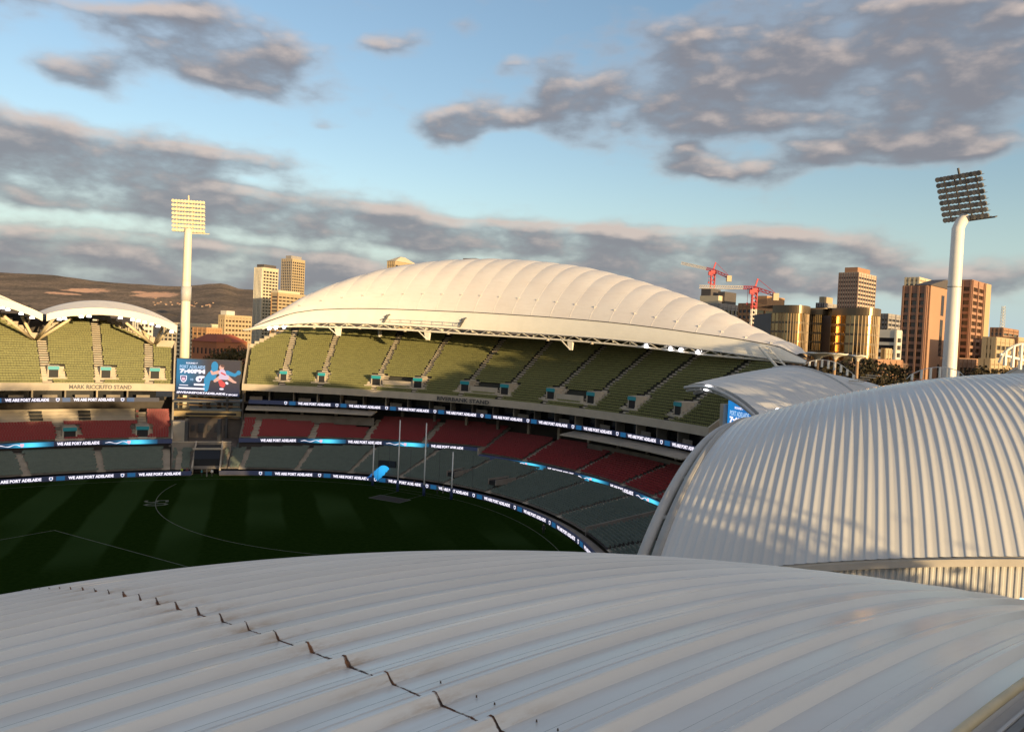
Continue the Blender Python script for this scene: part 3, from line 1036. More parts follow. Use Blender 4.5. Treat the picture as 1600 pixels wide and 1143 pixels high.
# ------------------------------------------------------------------ domed roof of the big stand
RF_CX = [59.29731781605728, -113.17569809837073, 46.727997962227505, 134.970006312182, -69.92702524303073]
RF_CY = [28.615082589066738, 11.7845150193166, -128.80712023955522, 40.33909774013882, 203.84819054320025]
RF_CZ = [95.90718830603677, -285.2249807199427, 311.16971191400285, -160.39297254728928, 37.06160869827577, -0.603551494898035]
RF_FS = [0.0, 0.08, 0.12, 0.2, 0.3, 0.43, 0.55, 0.68, 0.83, 0.9, 0.96, 1.0]
RF_FH = [0.15, 2.9, 3.46, 3.9, 4.2, 4.4, 4.2, 3.82, 3.25, 3.1, 2.7, 0.6]
RF_H = [0.1, 6.92, 12.05, 14.82, 15.91, 15.58, 14.38, 11.94, 9.02, 6.1, 1.6, 0.1]


def rf_front(s):
    s = np.asarray(s, float)
    return np.stack([np.polyval(RF_CX, s), np.polyval(RF_CY, s), np.polyval(RF_CZ, s) + H], -1)


def rf_dir(s):
    f = (np.asarray(s, float) - .5) * .2
    n0, n1 = math.sin(.58), math.cos(.58)
    c, sn = np.cos(f), np.sin(f)
    return np.stack([n0 * c + n1 * sn, n1 * c - n0 * sn, 0 * c], -1)


def build_riverbank_roof():
    th = thing('stand_roof', 'domed white ribbed membrane roof over the large curved stand', 'roof', (0, 200, 36))
    m = bpy.data.materials.new('membrane'); m.use_nodes = True
    w = NT(m.node_tree); b = m.node_tree.nodes['Principled BSDF']
    tc = w.n('ShaderNodeTexCoord'); oi = w.n('ShaderNodeObjectInfo')
    n = w.noise(tc.outputs['Object'], 0.12, 4.0, 0.6); n2 = w.noise(w.vm('MULTIPLY', tc.outputs['Object'], (0.5, 0.5, 3.0)), 0.7, 4.0, 0.7)
    c = w.mix(w.smooth(n, 0.3, 0.7), (0.76, 0.705, 0.665), (0.81, 0.765, 0.725))
    c = w.mix(w.m('MULTIPLY', w.smooth(n2, 0.45, 0.75), 0.20), c, (0.55, 0.48, 0.41))
    c = w.mix(1.0, c, w.comb(*[w.lin(oi.outputs['Random'], 0, 1, 0.97, 1.02)] * 3), 'MULTIPLY')
    w.link(c, b.inputs['Base Color']); b.inputs['Roughness'].default_value = 0.55
    b.inputs['Specular IOR Level'].default_value = 0.35
    panel_white = mat('fascia_white', (0.86, 0.82, 0.73), 0.5, var=0.04, vscale=0.3)
    kn = np.linspace(0, 1, 12)

    def surf(s, wv, lift=0.0):
        s = np.atleast_1d(s)
        fa = np.interp(s, RF_FS, RF_FH)
        Wd = 58 * np.sin(np.pi * np.clip(s, .02, .98)) ** .7
        Hs = np.interp(s, kn, RF_H)
        # smooth the height curve
        Hs = (np.interp(s - .03, kn, RF_H) + 2 * Hs + np.interp(s + .03, kn, RF_H)) / 4
        N = rf_dir(s)
        base = rf_front(s) + N * 1.2; base[:, 2] += fa
        prof = np.sin(np.pi * wv ** .8)
        P = base[:, None, :] + N[:, None, :] * (Wd[:, None] * wv)[..., None]
        P[..., 2] += Hs[:, None] * prof
        P[..., 2] += lift if np.ndim(lift) else lift
        return P
    ribs = np.linspace(0.012, 0.985, 27)
    wv = np.r_[np.linspace(0, .06, 4), np.linspace(.09, 1, 26)]
    for a, bq in zip(ribs[:-1], ribs[1:]):
        s = np.linspace(a, bq, 11)
        q = (s - a) / (bq - a)
        width = (bq - a) * 150
        bulge = 4 * q * (1 - q) * 0.030 * width
        env = np.clip(np.sin(np.pi * np.clip(wv, 0, 1)) * 1.6, 0, 1)
        P = surf(s, wv)
        P[..., 2] += bulge[:, None] * env[None, :]
        mb = MB(); mb.grid(P)
        part('roof_panel', mb, m, th, smooth=True)
    s = np.linspace(.015, .985, 40); P = surf(s, np.linspace(0.0, .98, 16)); P[..., 2] -= 0.9
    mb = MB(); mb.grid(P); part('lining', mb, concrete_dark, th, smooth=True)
    for a in ribs:
        P = surf(np.array([a]), wv)[0]; P[:, 2] -= 0.02
        mb = MB(); mb.tube(P, 0.06, 6); part('roof_rib', mb, m, th, smooth=True)
        if 0.05 < a < 0.95:
            q = surf(np.array([a]), np.array([0.05]))[0][0]
            mb = MB(); mb.box(q + (0, 0, 0.05), (0.5, 0.5, 0.3)); part('rib_foot', mb, grey_steel, th)
    # smooth white front panels
    edges = np.linspace(0, 1, 22)
    for a, bq in zip(edges[:-1], edges[1:]):
        s = np.linspace(a + 0.00006, bq - 0.00006, 6)
        F = rf_front(s); N = rf_dir(s); fa = np.interp(s, RF_FS, RF_FH)
        k = np.linspace(0, 1, 6)
        P = F[:, None, :] + N[:, None, :] * (1.2 * k ** 1.6)[None, :, None]
        P[..., 2] += fa[:, None] * k[None, :] - 0.12 * (k[None, :] > .99)
        Pb = P + N[:, None, :] * 0.25
        mb = MB(); mb.grid(P); mb.grid(Pb, flip=True)
        mb.grid(np.stack([P[:, 0], Pb[:, 0]], 1))
        part('front_panel', mb, panel_white, th, smooth=False)
    s = np.linspace(0, 1, 60)
    N = rf_dir(s); fa = np.interp(s, RF_FS, RF_FH)
    L = rf_front(s) + N * 1.16; L[:, 2] += fa + 0.02
    mb = MB(); mb.tube(L, 0.07, 5); part('gutter_line', mb, dark_steel, th)
    # front truss: lip, lower chord, web
    lip = rf_front(s) - N * 0.06; lip[:, 2] -= 0.05
    mb = MB(); mb.tube(lip, 0.13, 6); part('lip_chord', mb, grey_steel, th)
    depth = 1.15 * np.clip(np.sin(np.pi * np.clip(s, 0.0, 1)) * 2.2, 0.12, 1)
    lc = rf_front(s) + N * 0.5; lc[:, 2] -= depth
    mb = MB(); mb.tube(lc, 0.24, 8); part('lower_chord', mb, white_steel, th, smooth=True)
    for i in range(1, 58, 2):
        mb = MB(); mb.tube([lip[i], lc[i + 1]], 0.09, 5); mb.tube([lc[i + 1], lip[min(i + 2, 59)]], 0.09, 5)
        part('web_bar', mb, white_steel, th)
    # rafters running back under the membrane
    for q in np.linspace(0.03, 0.97, 32):
        sq = np.array([q]); F = rf_front(sq)[0]; Nq = rf_dir(sq)[0]
        a = F + Nq * 0.6 - P_(0, 0, 0.5); bq = F + Nq * 20 * math.sin(math.pi * q) ** .5 + P_(0, 0, 1.8)
        mb = MB(); mb.bar(a, bq, 0.22, 0.5); part('rafter', mb, white_steel, th)
    # brackets hanging from the truss
    for xpx in (525, 665, 889):
        q = np.linspace(0.02, 0.98, 400); xs = []
        Fq = rf_front(q) - P_(0, 0, H)
        X = 800 + FPX * (Fq @ RGT) / (Fq @ FWD)
        sq = np.array([np.interp(xpx, X, q)]); F = rf_front(sq)[0]; Nq = rf_dir(sq)[0]
        T = rf_front(sq + 0.01)[0] - rf_front(sq - 0.01)[0]; T /= np.linalg.norm(T)
        top = F + Nq * 0.4 - P_(0, 0, 1.0)
        mb = MB()
        a = top; c = top + Nq * 0.5 - P_(0, 0, 2.4)
        mb.hexa([c - T * .45, c + T * .45, c + T * .45 + Nq * .5, c - T * .45 + Nq * .5, a - T * .75, a + T * .75, a + T * .75 + Nq * .9, a - T * .75 + Nq * .9])
        mb.bar(c + P_(0, 0, .1), top - T * 2.6 + P_(0, 0, 0.1), 0.22)
        part('hanging_bracket', mb, white_steel, th)
        for k in (-6.0, 6.0):
            mb = MB(); c = top + T * k - P_(0, 0, 0.35); mb.tube([c + P_(0, 0, .3), c - P_(0, 0, .25)], [0.3, 0.42], 8); part('loudspeaker', mb, concrete_pale, th)
    # floodlights along the truss, lit
    for xpx in (421, 431, 444, 1010, 1048, 1064, 1091):
        q = np.linspace(0.02, 0.98, 400); Fq = rf_front(q) - P_(0, 0, H)
        X = 800 + FPX * (Fq @ RGT) / (Fq @ FWD)
        sq = np.array([np.interp(xpx, X, q)]); F = rf_front(sq)[0]; Nq = rf_dir(sq)[0]
        c = F + Nq * 0.1 - P_(0, 0, 0.75)
        mb = MB(); mb.tube([c - Nq * 0.28, c + Nq * 0.2], [0.42, 0.3], 10); part('floodlight', mb, lamp_on, th)
    # maintenance gantry on the front panels
    q = np.linspace(0.02, 0.98, 400); Fq = rf_front(q) - P_(0, 0, H); X = 800 + FPX * (Fq @ RGT) / (Fq @ FWD)
    def fr(xpx, k, out=0.0):
        sq = np.array([np.interp(xpx, X, q)]); F = rf_front(sq)[0]; Nq = rf_dir(sq)[0]
        fa = float(np.interp(sq[0], RF_FS, RF_FH))
        return F + Nq * (1.2 * k ** 1.6 - 0.3 - out) + P_(0, 0, fa * k)
    for xp in (603, 722):
        mb = MB()
        mb.bar(fr(xp - 3, 0.12), fr(xp + 2, 0.62), 0.28, 0.5); mb.bar(fr(xp - 3, 0.5), fr(xp + 5, 0.66), 0.25); mb.bar(fr(xp - 4, 0.3, .5), fr(xp + 3, 0.42, .3), 0.25)
        part('gantry_arm', mb, dark_steel, th)
    for k in (0.34, 0.16):
        pts = [fr(x, k, .25) for x in np.linspace(603, 720, 14)]
        mb = MB(); mb.tube(pts, 0.06, 5); part('gantry_rail', mb, grey_steel, th)
    for x in np.linspace(612, 712, 7):
        mb = MB(); mb.bar(fr(x, 0.14, .25), fr(x, 0.35, .25), 0.09); part('gantry_post', mb, grey_steel, th)
    # cable trusses at the right end, behind the side stand
    mb = MB()
    a0, a1 = at(1186, 541, 157.5), at(1226, 586, 152)
    b0, b1 = at(1198, 541, 158.5), at(1243, 588, 153)
    mb.tube([a0, a1], 0.28, 8); mb.tube([b0, b1], 0.18, 6)
    for k in np.linspace(0, 1, 7):
        mb.tube([a0 + (a1 - a0) * k, b0 + (b1 - b0) * min(1, k + .08)], 0.09, 5)
    part('end_truss', mb, white_steel, th)
    # columns at the rear carry the roof
    for q in (0.15, 0.32, 0.5, 0.68, 0.85):
        sq = np.array([q]); P = surf(sq, np.array([0.62]))[0][0]
        mb = MB(); mb.tube([P_(P[0], P[1], 0), P_(P[0], P[1], P[2] - 0.1)], 0.6, 10); part('roof_column', mb, white_steel, th)


build_riverbank_roof()

# ------------------------------------------------------------------ side stand on the left
ES_T0, ES_T1 = -84.0, -41.3
es_fo = lambda t: 17.5 + 0.0 * np.asarray(t, float)


def es_lim(t):
    t = np.asarray(t, float)
    hm = np.full(t.shape, 35.0)
    hm = np.where(t > -43.4, 28.3, np.where(t > -50.0, 28.6 + (-43.4 - t) * 1.05, hm))
    hm = np.minimum(hm, 28.6 + np.abs(t + 56.0) * 1.75)
    return es_fo(t) + 0.4 + (hm - UP_Z) / UP_RI * UP_TR


def build_side_stand():
    th = thing('grandstand', 'side grandstand with lit olive seats below two shallow arched white roofs', 'grandstand', (-115, 190, 0))
    ported = [-68.0, -62.5, -55.4, -49.8, -44.2]
    skip = lambda t, r: any(abs(t - p - .7) < 1.25 and 2 <= r <= 7 for p in ported)
    tier(th, ES_T0, ES_T1, lambda t: es_fo(t) + 0.4, UP_Z, UP_N, UP_TR, UP_RI, green_seat, ported, 1.9, es_lim, skip, riser_m=tread_shaded)
    for p in ported:
        portal(th, p + 0.7, lambda t: es_fo(t) + 0.4, UP_Z, UP_TR, UP_RI, wd=1.9, door=1.75)
    wall_part(th, 'fascia', [(es_fo, 17.75), (lambda t: es_fo(t) + 0.38, 17.75), (lambda t: es_fo(t) + 0.38, 19.5), (es_fo, 19.5)], ES_T0, ES_T1, concrete_pale)
    p, n, L = chord_frame(lambda t: es_fo(t) - 0.1, -53.2, -46.0)
    mid = ell([-49.6], 17.42)[0][0]; p = p + n * min(0, (mid - p) @ n)
    place('stand_name', text_mesh('MARK RICCIUTO STAND', 1.0, L * 0.97, dark_steel, 0.03), th, facing(p, n, 18.1))
    wall_part(th, 'soffit', [(lambda t: es_fo(t) + 0.39, 17.8), (lambda t: es_fo(t) + 18, 17.8), (lambda t: es_fo(t) + 18, 18.1), (lambda t: es_fo(t) + 0.39, 18.1)], ES_T0, ES_T1, concrete_dark)
    wall_part(th, 'box_floor', [(20.4, 14.8), (33, 14.8), (33, 15.2), (20.4, 15.2)], ES_T0, ES_T1 - 1.0, concrete_dark)
    for k, a in enumerate(np.arange(ES_T0, ES_T1 - 3, 3.4)):
        wall_part(th, 'box_glass', [(24.6, 15.2), (24.7, 15.2), (24.7, 17.78), (24.6, 17.78)], a + .06, a + 3.34, dark_glass, 3)
        Q, N = ell([a], [22.6]); mb = MB(); mb.box((Q[0][0], Q[0][1], 16.5), (0.35, 2.4, 2.6), (N[0][1], -N[0][0], 0), (N[0][0], N[0][1], 0))
        part('box_divider', mb, concrete if k % 2 else concrete_pale, th)
        Q, N = ell([a + 1.8], [21.2]); mb = MB(); mb.box((Q[0][0], Q[0][1], 16.0), (3.0, 0.1, 0.9), (N[0][1], -N[0][0], 0), (N[0][0], N[0][1], 0))
        part('box_balustrade', mb, concrete, th)
    led_ribbon(th, 20.0, 14.9, 1.0, ES_T0, ES_T1 - 1.6, 'short', 5.6)
    wall_part(th, 'concourse_back_wall', [(36, 4), (36.4, 4), (36.4, 14.8), (36, 14.8)], ES_T0, ES_T1, concrete_dark)
    # red club seats, the rear rows with pale box fronts
    al = [-67.5, -61.0, -54.0, -44.8]
    skip2 = lambda t, r: (t < -45.4 and r > 9) or any(abs(t - p) < 1.3 and 2 <= r <= 7 for p in (-53.0, -44.8))
    tier(th, ES_T0, ES_T1, 16.0, 6.35, 17, 0.80, 0.32, red_seat, al, 1.8, None, skip2)
    for r in (10, 12, 14, 16):
        o = 16 + r * 0.8
        wall_part(th, 'box_front', [(o, 6.35 + r * .32), (o + .18, 6.35 + r * .32), (o + .18, 7.25 + r * .32), (o, 7.25 + r * .32)], ES_T0, -45.6, concrete_pale)
    for a, b in ((-69, -68), (-61.5, -60.2), (-56.8, -55.5), (-51.8, -50.5)):
        for r in (11, 13, 15):
            o = 16 + r * .8
            wall_part(th, 'box_void', [(o - .95, 6.6 + r * .32), (o - .8, 6.6 + r * .32), (o - .8, 7.3 + r * .32), (o - .95, 7.3 + r * .32)], a, b, black_void, 3)
    for p in (-53.0, -44.8):
        portal(th, p, 16.0, 6.35, 0.80, 0.32, 1, 6, 2.4, 1.7)
    led_ribbon(th, 15.6, 5.2, 1.05, ES_T0, ES_T1 + 0.1, 'long', 8.0)
    tier(th, ES_T0, ES_T1 - 0.1, 2.4, 1.1, 22, 0.75, 0.145, green_seat_shaded, [-66, -58.4, -50.0, -41.9], 1.8, lambda t: 0 * np.asarray(t, float) + 17.0)
    wall_part(th, 'under_wall', [(17.2, 1.5), (17.5, 1.5), (17.5, 5.2), (17.2, 5.2)], ES_T0, ES_T1, concrete_dark)
    # end wall
    Q, N = ell([ES_T1], [17.5]); n = np.r_[N[0], 0]; R = np.array([n[1], -n[0], 0]); B = np.r_[Q[0], 0]
    q = lambda x, y, z: B + R * x + n * y + P_(0, 0, z); sl = UP_RI / UP_TR; top = 15.5
    mb = MB(); mb.hexa([q(0.02, 0, 17.76), q(0.4, 0, 17.76), q(0.4, top, 17.76 + sl * top), q(0.02, top, 17.76 + sl * top), q(0.02, 0, 19.5), q(0.4, 0, 19.5), q(0.4, top, 19.7 + sl * top), q(0.02, top, 19.7 + sl * top)])
    part('end_parapet', mb, concrete_pale, th)
    mb = MB(); mb.hexa([q(-.05, -1.6, 4.5), q(.35, -1.6, 4.5), q(.35, 18, 4.5), q(-.05, 18, 4.5), q(-.05, -1.6, 6.4), q(.35, -1.6, 6.4), q(.35, 18, 17.7), q(-.05, 18, 17.7)])
    part('end_wall', mb, concrete_pale, th)
    wall_part(th, 'rear_wall', [(lambda t: es_fo(t) + 27, 0), (lambda t: es_fo(t) + 27.4, 0), (lambda t: es_fo(t) + 27.4, 35), (lambda t: es_fo(t) + 27, 35)], ES_T0, -50, concrete_dark)
    # pale stepped edges along the cut rows
    def edge(t0, t1, k):
        tt = np.linspace(t0, t1, k)
        mb = MB()
        for a, b in zip(tt[:-1], tt[1:]):
            m_ = (a + b) / 2; o_ = float(es_lim(np.array([m_]))[0]) + 0.3
            z = UP_Z + (o_ - es_fo(m_) - 0.4) / UP_TR * UP_RI
            Qa, _ = ell([a], [o_]); Qb, _ = ell([b], [o_])
            c = (Qa[0] + Qb[0]) / 2; d = Qb[0] - Qa[0]; L = np.linalg.norm(d); d /= L
            mb.box((c[0], c[1], z + 0.15), (L * 1.01, 0.8, 2.3), (d[0], d[1], 0), (-d[1], d[0], 0))
        part('stepped_edge', mb, concrete_pale, th, kind='stuff')
    edge(-43.3, ES_T1, 3); edge(-50, -43.5, 12); edge(-56, -52.6, 8); edge(-59.4, -56, 8)


def build_side_roofs():
    for (t0, t1, lab, peak) in ((-55.7, -41.0, 'low arched white roof on the side stand, beside the pale floodlight mast', 4.6), (-72.5, -56.1, 'arched white roof on the side stand that runs out of the picture', 6.2)):
        tm = (t0 + t1) / 2
        Qm, Nm = ell([tm], [25.0])
        th = thing('stand_roof', lab, 'roof', (Qm[0][0], Qm[0][1], 34), 'arched roofs of the side stand')
        sheet = mat('sheet_white', (0.66, 0.615, 0.57), 0.45, var=0.06, vscale=0.4)
        band = mat('band_cream', (0.80, 0.74, 0.62), 0.5, var=0.04, vscale=0.5)
        base = lambda t: 34.9 + (33.4 - 34.9) * np.clip((t + 55.7) / 14.7, 0, 1)
        tt = np.linspace(t0, t1, 37)
        arch = lambda t, k: base(t) + peak * k * (1 - ((t - tm) / (t1 - tm)) ** 2) ** 0.9
        # strips from the front rim back
        o_edges = np.linspace(18.6, 42, 9)
        for i in range(8):
            oa, ob = o_edges[i], o_edges[i + 1] + 0.25
            za = arch(tt, 0.60 + 0.06 * i) + i * 0.02; zb = arch(tt, 0.60 + 0.06 * (i + 1)) + i * 0.02 - 0.0
            A = p3(ell(tt, oa)[0], za + 0.16); B = p3(ell(tt, ob)[0], zb + 0.16)
            A2 = A - P_(0, 0, .14)
            mb = MB(); mb.grid(np.stack([A2, A, B], 1)); part('roof_sheet', mb, sheet, th, smooth=False)
        fa = arch(tt, 0.60)
        F = np.stack([p3(ell(tt, 18.2)[0], fa - 1.45), p3(ell(tt, 18.2)[0], fa + 0.1), p3(ell(tt, 18.9)[0], fa + 0.1), p3(ell(tt, 18.9)[0], fa - 1.45), p3(ell(tt, 18.2)[0], fa - 1.45)], 1)
        mb = MB(); mb.grid(F); part('rim_band', mb, band, th, smooth=False)
        lo = np.stack([p3(ell(tt, 19.2)[0], fa - 1.0), p3(ell(tt, 41)[0], arch(tt, 1.0) - 1.2)], 1)
        mb = MB(); mb.grid(lo, flip=True); part('lining', mb, dark_steel, th)
        xs = [3, 12, 33, 50] if t0 < -60 else [93, 101, 127, 139, 188, 207, 216, 226, 237, 247, 268]
        for x in xs:
            # the lamp hangs under the rim where the rim crosses that bearing
            P = p3(ell(tt, 19.0)[0], fa - 1.75)
            X = 800 + FPX * ((P - P_(0, 0, H)) @ RGT) / ((P - P_(0, 0, H)) @ FWD)
            c = np.array([np.interp(x, X, P[:, i]) for i in range(3)])
            mb = MB(); mb.tube([c + P_(0, 0, .2), c - P_(0, 0, .25)], [0.35, 0.5], 10); part('floodlight', mb, lamp_on, th)
        for x in np.linspace(t0 + 1, t1 - 1, 9):
            Q, N = ell([x], [18.9]); Q2, _ = ell([x], [34]); z = float(arch(np.array([x]), .6)[0]) - 1.0; z2 = float(arch(np.array([x]), .95)[0]) - 1.9
            mb = MB(); mb.bar(p3(Q, z)[0], p3(Q2, z2)[0], .25, .6); part('rafter', mb, mat('rafter_brown', (0.30, 0.22, 0.13), .6), th)
    # branching struts that stand in the seats and carry the roofs
    for (tc_, zf, heads, lab) in ((-56.0, 28.8, ((-3.6, 34.2, 24), (-1.4, 34.6, 34), (1.3, 34.4, 22), (3.4, 34.4, 30)), 'branching cream roof strut in the notch between the two arched roofs'),
                                  (-43.6, 28.6, ((-3.4, 34.0, 24), (-1.7, 33.6, 36), (0.9, 33.2, 34), (1.7, 33.0, 26)), 'branching cream roof strut at the open end of the side stand')):
        fo = float(es_fo(0)) + 0.4 + (zf - UP_Z) / UP_RI * UP_TR + 1.0
        Q, N = ell([tc_], [fo]); B = p3(Q, zf - 0.4)[0]
        th = thing('roof_strut', lab, 'strut', tuple(B), 'branching roof struts')
        for dt, z, o in heads:
            Q2, _ = ell([tc_ + dt], [o]); E_ = p3(Q2, z)[0]
            mb = MB(); mb.tube([B + (E_ - B) * .02, B + (E_ - B) * .98], [0.42, 0.34], 8); part('branch', mb, band_cream(), th, smooth=True)


def band_cream():
    return mat('strut_cream', (0.72, 0.60, 0.40), 0.55, var=0.06, vscale=.6)


build_side_stand()
build_side_roofs()


# ------------------------------------------------------------------ boundary boards
def build_boundary():
    th = thing('boundary_fence', 'low ring of lit advertising boards around the dark oval', 'fence', (-45, 182, 0))
    for a, b, first in ((-84, -38.4, 3.0), (-34.4, 62, 1.5)):
        wall_part(th, 'kerb', [(-0.15, 0.0), (0.6, 0.0), (0.6, 0.12), (-0.15, 0.12)], a, b, concrete_dark, 60)
        led_ribbon(th, 0.0, 0.13, 0.92, a, b, 'short', first)
        wall_part(th, 'walkway', [(0.62, 0.0), (2.38, 0.0), (2.38, 0.5), (0.62, 0.5)], a, b, concrete, 60)


build_boundary()


# ------------------------------------------------------------------ corner between the two stands
def build_corner():
    th = thing('corner_terrace', 'corner terrace between the two stands with a dark players tunnel', 'terrace', (-72, 184, 0))
    c0, c1 = -41.2, -33.5
    skip = lambda t, r: -38.7 < t < -34.1 and r < 15
    tier(th, c0, c1, 2.4, 1.1, 15, 0.75, 0.19, green_seat_shaded, [-40.2], 1.4, None, skip)
    q0, N0 = ell([-36.4], [0.5]); n = np.r_[N0[0], 0]; R = np.array([n[1], -n[0], 0]); B = np.r_[q0[0], 0]
    q = lambda x, y, z: B + R * x + n * y + P_(0, 0, z)
    mb = MB(); mb.box(q(0, 9, 2.6), (5.6, 10, 5.0), R, n); part('tunnel_void', mb, black_void, th)
    mb = MB(); mb.box(q(0, 3.92, 4.2), (5.5, 0.1, 2.2), R, n); part('tunnel_door', mb, mat('tunnel_navy', (0.02, 0.028, 0.05), .5), th)
    for s in (-1, 1):
        mb = MB(); mb.hexa([q(s * 3.0 - .16, 0.6, 0), q(s * 3.0 + .16, 0.6, 0), q(s * 3.0 + .16, 13.6, 0), q(s * 3.0 - .16, 13.6, 0), q(s * 3.0 - .16, 0.6, 1.6), q(s * 3.0 + .16, 0.6, 1.6), q(s * 3.0 + .16, 13.6, 6.0), q(s * 3.0 - .16, 13.6, 6.0)])
        part('tunnel_wall', mb, concrete_pale, th)
    mb = MB(); mb.box(q(0, 3.7, 5.5), (6.3, 0.35, 0.4), R, n); part('tunnel_lintel', mb, concrete_pale, th)
    wall_part(th, 'parapet', [(13.9, 3.0), (14.2, 3.0), (14.2, 5.7), (13.9, 5.7)], c0, c1, concrete)
    wall_part(th, 'parapet_cap', [(13.75, 5.71), (14.35, 5.71), (14.35, 5.86), (13.75, 5.86)], c0, c1, concrete_pale)
    wall_part(th, 'concourse', [(14.4, 4.5), (34, 4.5), (34, 4.8), (14.4, 4.8)], c0 - .4, c1 + .6, concrete_mid)
    wall_part(th, 'back_wall', [(29, 4.8), (29.4, 4.8), (29.4, 10.0), (29, 10.0)], c0 - .4, c1 + .6, concrete_mid)
    for k, t in enumerate((-40.0, -38.8, -37.8, -36.8, -35.8, -34.8)):
        Q, N = ell([t], [28.7]); mb = MB(); mb.box((Q[0][0], Q[0][1], 7.4), (0.9 if k % 2 else 1.6, .12, 1.5 if k % 2 else 2.4), (N[0][1], -N[0][0], 0), (N[0][0], N[0][1], 0))
        part('gate_panel', mb, dark_steel, th)
    # gate posts and rails of the corner entrance
    for t in (-39.4, -35.2):
        Q, N = ell([t], [15.6]); mb = MB(); mb.box((Q[0][0], Q[0][1], 8.0), (.8, .8, 6.4)); part('gate_post', mb, dark_steel, th)
    wall_part(th, 'upper_deck', [(27, 10.6), (33, 10.6), (33, 12.0), (27, 12.0)], c0, c1 + .6, mat('deck_gold', (0.34, 0.25, 0.12), .6))
    wall_part(th, 'upper_deck_slot', [(26.7, 11.0), (26.95, 11.0), (26.95, 11.5), (26.7, 11.5)], c0 + 1.5, c1, black_void)
    wall_part(th, 'upper_deck_roof', [(27, 14.2), (34, 14.2), (34, 14.6), (27, 14.6)], c0, c1 + .6, dark_steel)
    Q, N = ell([-40.3], [20]); mb = MB(); mb.box((Q[0][0], Q[0][1], 7.5), (3.2, 3.0, 5.4), (N[0][1], -N[0][0], 0), (N[0][0], N[0][1], 0)); part('lift_block', mb, concrete_pale, th)


build_corner()


